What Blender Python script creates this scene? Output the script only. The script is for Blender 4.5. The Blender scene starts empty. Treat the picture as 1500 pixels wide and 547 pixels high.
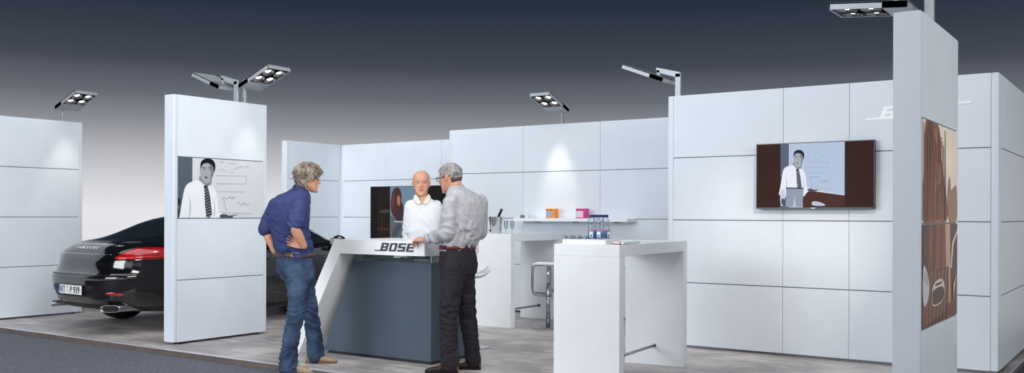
import bpy, bmesh, math, random
from mathutils import Vector, Matrix, noise
random.seed(7)
D = bpy.data
COL = bpy.context.scene.collection
PI = math.pi
R = math.radians
sc = bpy.context.scene

# ------------------------------------------------------------------ camera
CAMZ = 1.32
YAW = math.atan2(0.5675, 0.8234)
cd = D.cameras.new('camera'); cam = D.objects.new('camera', cd); COL.objects.link(cam)
cd.sensor_width = 36; cd.lens = 1395 / 1500 * 36; cd.shift_y = 41.8 / 1500
cd.clip_end = 200
cam.matrix_world = Matrix.Translation((0, 0, CAMZ)) @ Matrix.Rotation(YAW, 4, 'Z') @ Matrix.Rotation(PI / 2, 4, 'X') @ Matrix.Rotation(R(0.19), 4, 'Z')
sc.camera = cam
sc.view_settings.view_transform = 'Standard'; sc.view_settings.look = 'None'
sc.view_settings.gamma = 1; sc.view_settings.use_curve_mapping = False
sc.view_settings.exposure = 0.06

# ------------------------------------------------------------------ world: pale at the horizon, deep blue grey above
w = D.worlds.new('hall_sky'); sc.world = w; w.use_nodes = True
nt = w.node_tree; nt.nodes.clear()
tc = nt.nodes.new('ShaderNodeTexCoord'); sx = nt.nodes.new('ShaderNodeSeparateXYZ')
mr = nt.nodes.new('ShaderNodeMapRange'); mr.inputs['From Min'].default_value = -0.1; mr.inputs['From Max'].default_value = 0.3
cr = nt.nodes.new('ShaderNodeValToRGB'); bg = nt.nodes.new('ShaderNodeBackground'); out = nt.nodes.new('ShaderNodeOutputWorld')
nt.links.new(tc.outputs['Generated'], sx.inputs[0]); nt.links.new(sx.outputs['Z'], mr.inputs['Value'])
nt.links.new(mr.outputs[0], cr.inputs[0]); nt.links.new(cr.outputs[0], bg.inputs[0]); nt.links.new(bg.outputs[0], out.inputs[0])
def s2l(c): return tuple((x / 12.92 if x <= 0.04045 else ((x + 0.055) / 1.055) ** 2.4) for x in c)
def rgb(r, g, b): return s2l((r / 255, g / 255, b / 255))
stops = [(-0.1, (206, 207, 211)), (-0.02, (224, 223, 227)), (0.005, (226, 225, 229)), (0.042, (197, 198, 203)), (0.068, (170, 171, 176)), (0.09, (138, 140, 147)),
         (0.117, (102, 106, 115)), (0.152, (66, 71, 82)), (0.186, (50, 58, 70)), (0.2125, (39, 49, 61)), (0.3, (30, 38, 50))]
el = cr.color_ramp.elements
while len(el) > 1: el.remove(el[-1])
for i, (z, c) in enumerate(stops):
    e = el[0] if i == 0 else el.new((z + 0.1) / 0.4)
    e.position = (z + 0.1) / 0.4; e.color = rgb(*c) + (1,)
bg.inputs[1].default_value = 1.0

# ------------------------------------------------------------------ unseen area lights: overhead, front key, and fills added to brighten walls
def area(name, loc, target, size, size_y, power, color=(1, 1, 1)):
    l = D.lights.new(name, 'AREA'); l.shape = 'RECTANGLE'; l.size = size; l.size_y = size_y; l.energy = power; l.color = color
    o = D.objects.new(name, l); COL.objects.link(o); o.location = loc
    o.rotation_euler = (Vector(target) - Vector(loc)).to_track_quat('-Z', 'Y').to_euler(); return o
area('overhead_softbox', (-6.5, 5.6, 6.8), (-6.5, 5.7, 0), 11, 4.5, 285, (0.96, 0.98, 1.0))
area('key_softbox', (-7.5, -3.0, 3.4), (-9.0, 8.5, 1.2), 6, 3.0, 520, (0.94, 0.97, 1.0))
area('side_fill', (-2.3, 3.4, 4.2), (-10.5, 7.4, 1.2), 3.5, 2.0, 72, (1.0, 0.99, 0.97)).data.spread = R(92)  # unseen light added to lift the wall faces turned right
area('right_fill', (6.0, 4.6, 3.2), (-3.0, 8.0, 1.0), 4, 2.6, 250, (1.0, 0.985, 0.96))  # added light from the right, outside the view
area('rear_fill', (-10.4, 8.2, 4.7), (-11.2, 11.9, 0.7), 2.6, 1.8, 50, (0.97, 0.99, 1.0)).data.spread = R(120)  # unseen light added to brighten the walls at the back left
area('front_fill', (-4.5, -1.0, 2.2), (-5.5, 8.5, 1.0), 7, 2.4, 60, (0.97, 0.985, 1.0))
area('far_side_fill', (3.5, 7.0, 5.0), (-10.5, 9.0, 1.0), 4, 3, 40, (0.98, 0.99, 1.0))  # weak unseen light added from the far right

# ------------------------------------------------------------------ materials
MATS = {}
def mat(name, color, rough=0.5, metal=0.0, emis=0, bump=0, bscale=60, bstretch=(1, 1, 1), var=0, vscale=4, vstretch=(1, 1, 1), coat=0, trans=0, ior=1.45, spec=0.5, sub=0, col2=None, vdetail=4):
    m = D.materials.new(name); m.use_nodes = True; n = m.node_tree; b = n.nodes['Principled BSDF']
    c = rgb(*color) + (1,)
    b.inputs['Base Color'].default_value = c; b.inputs['Roughness'].default_value = rough; b.inputs['Metallic'].default_value = metal
    b.inputs['Coat Weight'].default_value = coat; b.inputs['Coat Roughness'].default_value = 0.03
    b.inputs['Transmission Weight'].default_value = trans; b.inputs['IOR'].default_value = ior
    b.inputs['Specular IOR Level'].default_value = spec
    if sub: b.inputs['Subsurface Weight'].default_value = sub; b.inputs['Subsurface Radius'].default_value = (0.01, 0.004, 0.002)
    if emis: b.inputs['Emission Color'].default_value = c; b.inputs['Emission Strength'].default_value = emis
    t = n.nodes.new('ShaderNodeTexCoord')
    mp = n.nodes.new('ShaderNodeMapping'); mp.inputs['Scale'].default_value = vstretch; n.links.new(t.outputs['Object'], mp.inputs[0])
    ns = n.nodes.new('ShaderNodeTexNoise'); ns.inputs['Scale'].default_value = vscale; ns.inputs['Detail'].default_value = vdetail; n.links.new(mp.outputs[0], ns.inputs[0])
    rp = n.nodes.new('ShaderNodeValToRGB'); n.links.new(ns.outputs[0], rp.inputs[0])
    v = var if (var or col2) else 0.015
    a_ = tuple(max(0, x * (1 - v)) for x in c[:3]) + (1,); b_ = tuple(min(1, x * (1 + v)) for x in c[:3]) + (1,)
    if col2: a_ = rgb(*col2) + (1,); b_ = c
    rp.color_ramp.elements[0].position = 0.35; rp.color_ramp.elements[1].position = 0.65
    rp.color_ramp.elements[0].color = a_; rp.color_ramp.elements[1].color = b_
    n.links.new(rp.outputs[0], b.inputs['Base Color'])
    if bump:
        mp2 = n.nodes.new('ShaderNodeMapping'); mp2.inputs['Scale'].default_value = bstretch; n.links.new(t.outputs['Object'], mp2.inputs[0])
        n2 = n.nodes.new('ShaderNodeTexNoise'); n2.inputs['Scale'].default_value = bscale; n.links.new(mp2.outputs[0], n2.inputs[0])
        bp = n.nodes.new('ShaderNodeBump'); bp.inputs['Strength'].default_value = bump; bp.inputs['Distance'].default_value = 0.005
        n.links.new(n2.outputs[0], bp.inputs['Height']); n.links.new(bp.outputs[0], b.inputs['Normal'])
    MATS[name] = m; return m
M = MATS
mat('wall_panel', (221, 229, 238), 0.42, spec=0.35)
mat('wall_post', (217, 225, 235), 0.4)
mat('groove', (120, 124, 130), 0.45, 0.4)
mat('dark_gap', (12, 12, 14), 0.8)
mat('lacquer', (243, 246, 250), 0.3)
mat('counter_white', (244, 246, 249), 0.35)
mat('counter_blue', (74, 88, 102), 0.5, bump=0.15, bscale=300)
mat('plinth', (40, 46, 54), 0.5)
mat('aluminium', (178, 181, 186), 0.35, 0.75)
mat('lamp_grey', (172, 178, 184), 0.4, 0.35)
mat('reflector', (150, 150, 152), 0.15, 0.9)
mat('chrome', (215, 217, 220), 0.08, 1.0)
mat('steel', (170, 172, 175), 0.22, 1.0)
mat('steel_dull', (150, 153, 157), 0.35, 0.9)
mat('black_plastic', (14, 14, 16), 0.35)
mat('bezel', (64, 64, 68), 0.3, 0.5); mat('black_gloss', (10, 10, 12), 0.08)
mat('rubber', (16, 16, 17), 0.75)
mat('glow', (255, 244, 226), 0.5, emis=6)
mat('glass', (235, 240, 240), 0.0, trans=1.0, ior=1.45)
mat('edge_glass', (205, 225, 225), 0.02, trans=0.9, ior=1.45)
mat('white_plastic', (238, 240, 242), 0.3)
mat('asphalt', (112, 115, 125), 0.8, bump=1.0, bscale=90, col2=(70, 72, 81), vscale=70, vdetail=8)
mat('edge_brown', (112, 99, 93), 0.6, var=0.15, vscale=8)

def thin_glass(name, tint, gloss):
    m = D.materials.new(name); m.use_nodes = True; n = m.node_tree; n.nodes.clear(); o = n.nodes.new('ShaderNodeOutputMaterial')
    t = n.nodes.new('ShaderNodeBsdfTransparent'); t.inputs[0].default_value = rgb(*tint) + (1,); g = n.nodes.new('ShaderNodeBsdfGlossy'); g.inputs['Roughness'].default_value = 0.03
    lw = n.nodes.new('ShaderNodeLayerWeight'); lw.inputs[0].default_value = gloss; mx = n.nodes.new('ShaderNodeMixShader')
    n.links.new(lw.outputs['Facing'], mx.inputs[0]); n.links.new(t.outputs[0], mx.inputs[1]); n.links.new(g.outputs[0], mx.inputs[2]); n.links.new(mx.outputs[0], o.inputs[0]); M[name] = m
thin_glass('thin_glass', (236, 241, 243), 0.3); thin_glass('bottle_glass', (240, 245, 248), 0.25)
def floor_mat():
    m = D.materials.new('vinyl_floor'); m.use_nodes = True; n = m.node_tree; b = n.nodes['Principled BSDF']
    t = n.nodes.new('ShaderNodeTexCoord')
    def noisy(sc_, st, det):
        mp = n.nodes.new('ShaderNodeMapping'); mp.inputs['Scale'].default_value = st; n.links.new(t.outputs['Object'], mp.inputs[0])
        q = n.nodes.new('ShaderNodeTexNoise'); q.inputs['Scale'].default_value = sc_; q.inputs['Detail'].default_value = det; q.inputs['Roughness'].default_value = 0.65
        n.links.new(mp.outputs[0], q.inputs[0]); return q
    a = noisy(1.6, (1, 1, 1), 8); s = noisy(7, (0.22, 3.2, 1), 8)
    mx = n.nodes.new('ShaderNodeMath'); mx.operation = 'ADD'; n.links.new(a.outputs[0], mx.inputs[0])
    ml = n.nodes.new('ShaderNodeMath'); ml.operation = 'MULTIPLY'; ml.inputs[1].default_value = 0.8
    n.links.new(s.outputs[0], ml.inputs[0]); n.links.new(ml.outputs[0], mx.inputs[1])
    rp = n.nodes.new('ShaderNodeValToRGB'); n.links.new(mx.outputs[0], rp.inputs[0])
    e = rp.color_ramp.elements; e[0].position = 0.62; e[0].color = rgb(122, 114, 112) + (1,); e[1].position = 1.12; e[1].color = rgb(204, 197, 193) + (1,)
    k = rp.color_ramp.elements.new(0.88); k.color = rgb(166, 161, 160) + (1,)
    n.links.new(rp.outputs[0], b.inputs['Base Color'])
    rr = n.nodes.new('ShaderNodeMapRange'); rr.inputs['To Min'].default_value = 0.28; rr.inputs['To Max'].default_value = 0.5
    n.links.new(s.outputs[0], rr.inputs['Value']); n.links.new(rr.outputs[0], b.inputs['Roughness'])
    bp = n.nodes.new('ShaderNodeBump'); bp.inputs['Strength'].default_value = 0.12; bp.inputs['Distance'].default_value = 0.003
    n.links.new(s.outputs[0], bp.inputs['Height']); n.links.new(bp.outputs[0], b.inputs['Normal'])
    M['vinyl_floor'] = m
floor_mat()

# ------------------------------------------------------------------ mesh helpers
class MB:
    def __init__(s): s.bm = bmesh.new(); s.mats = []
    def mi(s, m):
        if m not in s.mats: s.mats.append(m)
        return s.mats.index(m)
    def _fin(s, faces, m, smooth=False):
        i = s.mi(m)
        for f in faces: f.material_index = i; f.smooth = smooth
    def box(s, x0, x1, y0, y1, z0, z1, m, bev=0.0, T=None, seg=2):
        r = bmesh.ops.create_cube(s.bm, size=1)
        vs = r['verts']
        for v in vs: v.co = Vector(((x0 + x1) / 2 + v.co.x * (x1 - x0), (y0 + y1) / 2 + v.co.y * (y1 - y0), (z0 + z1) / 2 + v.co.z * (z1 - z0)))
        fs = set(f for v in vs for f in v.link_faces)
        s._fin(fs, m)
        if bev > 0:
            es = list(set(e for v in vs for e in v.link_edges))
            r2 = bmesh.ops.bevel(s.bm, geom=es, offset=bev, segments=seg, affect='EDGES', profile=0.5, material=s.mi(m))
            vs = set(v for f in r2['faces'] for v in f.verts) | set(v for v in vs if v.is_valid)
        if T is not None:
            for v in set(vs): v.co = T @ v.co
        return s
    def rings(s, rings, m, cap=True, smooth=True, close=True):
        idx = s.mi(m); L = [[s.bm.verts.new(p) for p in r] for r in rings]; n = len(L[0])
        for a, b in zip(L[:-1], L[1:]):
            for i in range(n if close else n - 1):
                try:
                    f = s.bm.faces.new((a[i], a[(i + 1) % n], b[(i + 1) % n], b[i])); f.material_index = idx; f.smooth = smooth
                except ValueError: pass
        if cap:
            for r, rev in ((L[0], True), (L[-1], False)):
                try:
                    f = s.bm.faces.new(list(reversed(r)) if rev else r); f.material_index = idx
                except ValueError: pass
        return s
    def lathe(s, prof, m, seg=24, c=(0, 0, 0), T=None, cap=True, smooth=True):
        rs = []
        for r, z in prof:
            ring = [Vector((c[0] + r * math.cos(2 * PI * i / seg), c[1] + r * math.sin(2 * PI * i / seg), c[2] + z)) for i in range(seg)]
            if T is not None: ring = [T @ p for p in ring]
            rs.append(ring)
        return s.rings(rs, m, cap, smooth)
    def tube(s, pts, r, m, seg=10, flat=None, cap=True, hint=(0, 0, 1)):
        pts = [Vector(p) for p in pts]; rs = []; n = len(pts); prev = None
        for i, p in enumerate(pts):
            t = (pts[min(i + 1, n - 1)] - pts[max(i - 1, 0)]).normalized()
            h = Vector(hint)
            if prev is not None: h = prev
            if abs(t.dot(h)) > 0.99: h = Vector((1, 0, 0)) if abs(t.x) < 0.9 else Vector((0, 1, 0))
            u = (h - t * t.dot(h)).normalized(); v = t.cross(u).normalized(); prev = u
            rr = r[i] if isinstance(r, (list, tuple)) else r
            ra, rb = rr if isinstance(rr, (list, tuple)) else ((rr, rr) if flat is None else (rr, rr * flat))
            rs.append([p + u * (ra * math.cos(2 * PI * k / seg)) + v * (rb * math.sin(2 * PI * k / seg)) for k in range(seg)])
        return s.rings(rs, m, cap)
    def prism(s, poly, y0, y1, m, T=None, bev=0):
        """poly in (x,z), extruded along y"""
        a = [Vector((x, y0, z)) for x, z in poly]; b = [Vector((x, y1, z)) for x, z in poly]
        if T is not None: a = [T @ p for p in a]; b = [T @ p for p in b]
        s.rings([a, b], m, True, False); return s
    def poly(s, pts, m):
        try:
            f = s.bm.faces.new([s.bm.verts.new(p) for p in pts]); f.material_index = s.mi(m)
        except ValueError: pass
        return s
    def sphere(s, c, r, m, seg=16, sc3=(1, 1, 1), T=None):
        rs = []
        for j in range(seg // 2 + 1):
            th = PI * j / (seg // 2); st = max(math.sin(th), 0.02)
            ring = [Vector((c[0] + r * sc3[0] * st * math.cos(2 * PI * i / seg), c[1] + r * sc3[1] * st * math.sin(2 * PI * i / seg), c[2] - r * sc3[2] * math.cos(th))) for i in range(seg)]
            if T is not None: ring = [T @ p for p in ring]
            rs.append(ring)
        return s.rings(rs, m)
    def build(s, name, parent=None, recalc=True):
        if recalc: bmesh.ops.recalc_face_normals(s.bm, faces=s.bm.faces)
        me = D.meshes.new(name); s.bm.to_mesh(me); s.bm.free()
        for m in s.mats: me.materials.append(M[m])
        o = D.objects.new(name, me); COL.objects.link(o)
        if parent is not None: o.parent = parent
        return o
def tag(o, label, cat=None, group=None, kind=None):
    if label: o['label'] = label
    if cat: o['category'] = cat
    if group: o['group'] = group
    if kind: o['kind'] = kind
    return o
def empty(name, loc, rz=0, label=None, cat=None, group=None):
    o = D.objects.new(name, None); COL.objects.link(o); o.location = loc; o.rotation_euler = (0, 0, rz); o.empty_display_size = 0.1
    return tag(o, label, cat, group)
def copy_tree(o, parent=None):
    c = o.copy(); COL.objects.link(c)
    if parent is not None: c.parent = parent
    for ch in [x for x in D.objects if x.parent == o]: copy_tree(ch, c)
    return c
def structure(o, label=None):
    o['kind'] = 'structure'
    if label: o['label'] = label
    return o
def text_mesh(txt, size, depth=0.0004):
    c = D.curves.new('t', 'FONT'); c.body = txt; c.size = size; c.extrude = depth; c.align_x = 'CENTER'
    o = D.objects.new('t', c); COL.objects.link(o)
    dg = bpy.context.evaluated_depsgraph_get(); dg.update()
    me = D.meshes.new_from_object(o.evaluated_get(dg)); D.objects.remove(o); return me
def text_obj(name, txt, size, m, parent, T, sx=1.0, depth=0.0006, bold=0):
    me = text_mesh(txt, size, depth)
    if bold:
        bm = bmesh.new(); bm.from_mesh(me)
        src = bm.copy()
        for dx in (-bold, bold):
            t2 = D.meshes.new('q'); src.to_mesh(t2); t2.transform(Matrix.Translation((dx, 0, 0.0001))); bm.from_mesh(t2)
        bm.to_mesh(me); bm.free()
    me.transform(Matrix.Diagonal((sx, 1, 1, 1))); me.transform(T)
    me.materials.clear(); me.materials.append(M[m])
    o = D.objects.new(name, me); COL.objects.link(o); o.parent = parent; return o

# ------------------------------------------------------------------ floor and ground
GAP = 0.025; PH = 0.625; TOP = GAP + 4 * PH
b = MB(); b.box(-14.0, -1.10, 5.735, 12.3, -0.05, 0, 'vinyl_floor'); structure(b.build('floor'), 'grey streaked vinyl platform floor of the booth')
mat('lip', (205, 209, 216), 0.35, 0.3)
b = MB(); b.box(-14.0, -1.085, 5.695, 5.735, -0.002, 0.004, 'lip', 0.0015); b.box(-1.10, -1.085, 5.700, 12.3, -0.002, 0.004, 'lip')
structure(b.build('trim_1'), 'aluminium strip along the platform edge')
b = MB(); b.box(-14.0, -1.09, 5.712, 5.735, -0.05, -0.002, 'edge_brown'); b.box(-1.10, -1.09, 5.712, 12.3, -0.05, -0.002, 'edge_brown')
structure(b.build('trim_2'), 'brown fascia of the platform edge')
b = MB(); b.poly([(-30, -14, -0.05), (16, -14, -0.05), (16, 13, -0.05), (-1.0, 13, -0.05), (-1.0, 12.3, -0.05), (-14, 12.3, -0.05), (-14, 7, -0.05), (-30, 7, -0.05)], 'asphalt')
structure(b.build('ground'), 'dark grey asphalt in front of the booth')

# ------------------------------------------------------------------ panelled walls
def wall(name, p0, p1, th, breaks, both=True, skirting=False, post=0.05, struct=True, hz=(1, 2, 3), side=1, label=None):
    """front face along p0->p1; body lies on the left-hand side (side=1) of the direction. local: x along, y into the wall"""
    p0 = Vector((p0[0], p0[1], 0)); p1 = Vector((p1[0], p1[1], 0)); d = p1 - p0; L = d.length; a = math.atan2(d.y, d.x)
    mb = MB()
    y0, y1 = (0, th) if side == 1 else (-th, 0)
    g = 0.007
    if skirting: mb.box(0.02, L - 0.02, y0 + 0.02, y1 - 0.02, 0.0, TOP - 0.02, 'groove')
    else: mb.box(0.01, L - 0.01, y0 + g, y1 - g, GAP + 0.004, TOP - 0.004, 'groove')
    mb.box(0, post, y0, y1, GAP, TOP, 'wall_post', 0.006); mb.box(L - post, L, y0, y1, GAP, TOP, 'wall_post', 0.006)
    xs = [post] + list(breaks) + [L - post]
    zs = [0] + list(hz) + [4]
    for xa, xb in zip(xs[:-1], xs[1:]):
        for za, zb in zip(zs[:-1], zs[1:]):
            mb.box(xa + 0.0018, xb - 0.0018, y0, y1, GAP + za * PH + (0.0045 if za else 0), GAP + zb * PH - (0.0045 if zb < 4 else 0), 'wall_panel', 0.0012, seg=1)
    o = mb.build(name); o.location = p0; o.rotation_euler = (0, 0, a)
    if struct: structure(o, label)
    fx = [0.11, L - 0.11] + [x + s for x in breaks for s in (-0.09, 0.09)]
    for x in fx:
        f = MB(); c = (y0 + y1) / 2 - 0.0; yy = y0 + 0.035 if side == 1 else y1 - 0.035
        f.lathe([(0.006, 0.008), (0.006, GAP + 0.004)], 'steel', 10, (x, yy, 0)); f.lathe([(0.016, 0), (0.018, 0.004), (0.012, 0.01)], 'black_plastic', 14, (x, yy, 0))
        f.build('levelling_foot', o)
    return o
wall('wall_left', (-11.85, 4.74), (-11.85, 7.16), 0.12, [1.21], label='white panelled wall segment at the far left')
wall('wall_wing', (-11.84, 10.70), (-11.84, 11.93), 0.12, [], label='short white wing wall left of the back wall')
wall('wall_back', (-11.84, 11.945), (-8.0, 11.945), 0.12, [1.03, 2.23, 3.43], label='white back wall behind the counter')
wall('wall_middle', (-8.457, 10.69), (-4.05, 10.69), 0.12, [1.27, 2.46, 3.66], label='white middle wall with the shelf')
wall('wall_middle_return', (-8.457, 11.93), (-8.457, 10.815), 0.12, [], label='return joining middle and back walls')
wall('wall_right', (-4.17, 8.83), (-1.165, 8.83), 0.12, [1.182, 1.79], skirting=True, post=0.058, label='white wall carrying the large screen')
wall('wall_side', (-1.165, 8.955), (-1.165, 11.9), 0.12, [1.2], skirting=True, label='right outer side wall of the booth')
wall('wall_inner_return', (-4.17, 10.68), (-4.17, 8.955), 0.12, [], label='return joining right and middle walls')

# ------------------------------------------------------------------ pictures (flat prints and screens)
def clip_poly(P, x0, x1, y0, y1):
    def cl(P, f, g):
        o = []
        for i in range(len(P)):
            a, b_ = P[i - 1], P[i]; fa, fb = f(a), f(b_)
            if fa >= 0:
                if fb >= 0: o.append(b_)
                else: o.append(g(a, b_, fa, fb))
            elif fb >= 0: o.append(g(a, b_, fa, fb)); o.append(b_)
        return o
    def g(a, b_, fa, fb): t = fa / (fa - fb); return (a[0] + (b_[0] - a[0]) * t, a[1] + (b_[1] - a[1]) * t)
    for f in (lambda p: p[0] - x0, lambda p: x1 - p[0], lambda p: p[1] - y0, lambda p: y1 - p[1]):
        P = cl(P, f, g)
        if len(P) < 3: return []
    return P
def stroke(pts, w_):
    out = []
    for a, c in zip(pts[:-1], pts[1:]):
        dx, dy = c[0] - a[0], c[1] - a[1]; l = math.hypot(dx, dy) or 1; nx, ny = -dy / l * w_ / 2, dx / l * w_ / 2
        out.append([(a[0] + nx, a[1] + ny), (c[0] + nx, c[1] + ny), (c[0] - nx, c[1] - ny), (a[0] - nx, a[1] - ny)])
    return out
PICM = {}
def pmat(color, emis):
    k = (color, emis)
    if k not in PICM:
        nm = 'print_%d' % len(PICM)
        if emis:
            m = mat(nm, color, 0.5, emis=emis, spec=0.03); m.node_tree.nodes['Principled BSDF'].inputs['Base Color'].links[0].from_node.color_ramp.elements[0].color = (0.01, 0.01, 0.01, 1)
            m.node_tree.nodes['Principled BSDF'].inputs['Base Color'].links[0].from_node.color_ramp.elements[1].color = (0.012, 0.012, 0.012, 1)
        else: mat(nm, tuple(int(255 * (v / 255) ** 1.08) for v in color), 0.45, spec=0.2)
        PICM[k] = nm
    return PICM[k]
def smooth_poly(P, it=1):
    for _ in range(it):
        Q = []
        for i in range(len(P)):
            a, c = P[i], P[(i + 1) % len(P)]
            Q += [(a[0] * .75 + c[0] * .25, a[1] * .75 + c[1] * .25), (a[0] * .25 + c[0] * .75, a[1] * .25 + c[1] * .75)]
        P = Q
    return P
def picture(name, shapes, rect, W, H_, parent, emis=0, depth=0.004):
    """shapes: (poly in picture px (y down), colour, smooth?). picture lies in local x (right), z (up), facing -y, origin lower-left"""
    x0, x1, y0, y1 = rect; mb = MB()
    mb.box(0, W, 0, depth, 0, H_, pmat(shapes[0][1], emis))
    k = 1
    for sh in shapes[1:]:
        P, c = sh[0], sh[1]
        if len(sh) > 2 and sh[2]: P = smooth_poly(P, 2)
        P = clip_poly(P, x0, x1, y0, y1)
        if len(P) < 3: continue
        mb.poly([((x - x0) / (x1 - x0) * W, -0.00012 * k, (1 - (y - y0) / (y1 - y0)) * H_) for x, y in P], pmat(c, emis)); k += 1 if k < 30 else 0.25
    return mb.build(name, parent, recalc=False)
def lecturer(T, full=False):
    sh = []
    def add(P, c, s=True): sh.append(([T(p) for p in P], c, s))
    add([(190, 222), (205, 180), (285, 180), (290, 245), (262, 275), (215, 262)], (140, 144, 150))
    add([(40, 560), (62, 470), (75, 380), (90, 290), (110, 250), (150, 232), (198, 220), (232, 258), (262, 264), (285, 262), (312, 285), (328, 330), (334, 400), (338, 450), (372, 466), (366, 500), (330, 520), (320, 560)], (236, 239, 243))
    add([(120, 320), (140, 400), (132, 500), (122, 500), (130, 400)], (196, 201, 208)); add([(300, 330), (318, 420), (312, 490), (300, 490), (308, 420)], (200, 205, 211))
    add([(203, 120), (200, 150), (205, 190), (216, 224), (240, 248), (266, 244), (288, 214), (302, 180), (308, 140), (300, 100), (270, 84), (230, 84)], (172, 175, 180))
    add([(262, 100), (300, 110), (304, 170), (290, 208), (276, 232), (280, 190), (284, 140)], (132, 135, 141))
    add([(206, 150), (203, 100), (220, 72), (255, 62), (292, 70), (314, 100), (314, 140), (303, 172), (300, 128), (282, 104), (240, 96), (216, 112)], (24, 27, 32))
    for x in (216, 256): add([(x, 134), (x + 10, 128), (x + 28, 131), (x + 28, 137), (x + 10, 134)], (30, 32, 36), False)
    for x in (224, 264): add([(x, 146), (x + 8, 142), (x + 16, 146), (x + 8, 151)], (35, 36, 40))
    add([(236, 150), (242, 150), (250, 178), (234, 180)], (168, 171, 176)); add([(228, 200), (246, 196), (262, 204), (246, 209)], (60, 62, 68))
    add([(228, 262), (256, 260), (262, 284), (276, 350), (290, 470), (270, 500), (248, 488), (238, 400), (234, 300)], (52, 56, 64), False)
    for i in range(11):
        y = 275 + i * 20; x = 233 + i * 1.3
        add([(x, y + 16), (x + 26 + i * 1.4, y), (x + 27 + i * 1.4, y + 6), (x + 1, y + 23)], (150, 154, 160), False)
    add([(345, 478), (372, 468), (400, 474), (440, 468), (486, 470), (484, 478), (440, 484), (456, 496), (400, 500), (352, 500)], (84, 87, 93))
    add([(400, 470), (482, 466), (486, 474), (410, 482)], (206, 210, 215), False)
    def ln(pts, w_=2.2, c=(140, 144, 150)):
        for q in stroke(pts, w_): add(q, c, False)
    ln([(320, 190), (555, 192)]); ln([(320, 248), (552, 250)]); ln([(330, 305), (530, 308)]); ln([(552, 190), (552, 250)]); ln([(378, 370), (398, 445)]); ln([(330, 455), (600, 470)])
    rnd = random.Random(3)
    for cx_, cy_, n_ in [(340, 90, 5), (410, 100, 6), (350, 150, 5), (450, 135, 6), (500, 120, 4), (360, 352, 5), (410, 350, 7), (480, 395, 7), (530, 398, 6), (420, 165, 4), (540, 125, 4)]:
        p = [(cx_, cy_)]
        for i in range(n_): p.append((p[-1][0] + rnd.uniform(3, 13), cy_ + rnd.uniform(-12, 12)))
        ln(p, 2.0, (150, 154, 161) if cy_ < 200 else (96, 99, 105))
    return sh
def woman(T, bluish=False):
    sh = []
    def add(P, c, s=True): sh.append(([T(p) for p in P], c, s))
    k = (lambda c: (int(c[0] * .62), int(c[1] * .62), int(c[2] * .72))) if bluish else (lambda c: c)
    if not bluish:
        for i, c in enumerate([(250, 236, 220), (252, 238, 216), (255, 240, 214), (255, 244, 222), (255, 248, 232)]):
            w_ = 75 - i * 13; add([(150 - w_, 60 + i * 30), (150 + w_, 60 + i * 30), (150 + w_, 330 - i * 20), (150 - w_, 330 - i * 20)], c)
    add([(50, 30), (108, 30), (116, 120), (122, 230), (134, 330), (150, 420), (158, 560), (30, 560), (34, 420), (42, 300), (40, 180), (46, 90)], k((150, 106, 82)))
    add([(60, 30), (84, 30), (78, 200), (64, 400), (58, 560), (38, 560), (48, 300), (50, 120)], k((112, 76, 58)))
    add([(92, 60), (104, 62), (108, 240), (96, 330), (88, 200)], k((166, 122, 92)))
    add([(96, 232), (112, 240), (122, 262), (119, 300), (124, 322), (110, 352), (98, 400), (90, 380), (92, 300)], k((204, 150, 118)))
    add([(98, 332), (112, 338), (108, 348), (99, 350)], k((236, 206, 186))); add([(88, 400), (110, 360), (124, 440), (132, 560), (88, 560)], k((176, 122, 92)))
    add([(150, 400), (158, 300), (166, 306), (168, 380), (186, 350), (200, 330), (206, 560), (156, 560)], k((170, 140, 120)))
    for i in range(16):
        x = 40 + i * 6.4; add([(x, 60 + i % 5 * 20), (x + 2.2, 62 + i % 5 * 20), (x + 5 + 4 * math.sin(i), 530), (x + 2 + 4 * math.sin(i), 530)], k([(122, 84, 63), (156, 112, 86)][i % 2]), False)
    return sh

# ------------------------------------------------------------------ pillars
def pillar(x0, x1, y0, y1, label, joints):
    t = empty('display_pillar', ((x0 + x1) / 2, y0, 0), 0, label, 'display pillar')
    W = (x1 - x0) / 2; L = y1 - y0; b = MB()
    b.box(-W + 0.006, W - 0.006, 0.01, L - 0.01, GAP + 0.004, TOP - 0.004, 'groove')
    for a in (0, L - 0.045): b.box(-W, W, a, a + 0.045, GAP, TOP, 'wall_post', 0.006)
    b.build('frame', t)
    for s in (-1, 1):
        zs = [0] + (list(joints) if s == 1 else [1, 2, 3]) + [4]
        for za, zb in zip(zs[:-1], zs[1:]):
            p = MB(); xx = sorted((s * (W - 0.012), s * W))
            p.box(xx[0], xx[1], 0.047, L - 0.047, GAP + za * PH + (0.0045 if za else 0), GAP + zb * PH - (0.0045 if zb < 4 else 0), 'wall_panel', 0.001, seg=1); p.build('panel', t)
    for a in (0.11, L - 0.11):
        for s in (-1, 1):
            f = MB(); f.lathe([(0.006, 0.008), (0.006, GAP + 0.006)], 'steel', 10, (s * 0.045, a, 0)); f.lathe([(0.016, 0), (0.018, 0.004), (0.012, 0.01)], 'black_plastic', 14, (s * 0.045, a, 0)); f.build('levelling_foot', t)
    return t
pl = pillar(-8.365, -8.215, 5.935, 7.135, 'white panelled pillar beside the black car, with a print of a lecturer', (1, 2, 3))
def Tp(p):
    u = (p[0] - 45) / 650; top = 55 + 33 * u; bot = 497; return (p[0], (p[1] - top) / (bot - top) * 345)
sh = [(None, (214, 218, 223)), ([Tp(p) for p in [(45, 50), (148, 50), (148, 500), (45, 500)]], (92, 102, 114)), ([Tp(p) for p in [(45, 355), (62, 350), (66, 400), (45, 410)]], (40, 44, 50), True),
      ([Tp(p) for p in [(45, 430), (60, 440), (58, 500), (45, 500)]], (52, 56, 62), True)] + lecturer(Tp)
po = picture('poster', sh, (45, 695, 0, 345), 1.108, 0.614, pl, 0, 0.003)
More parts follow.
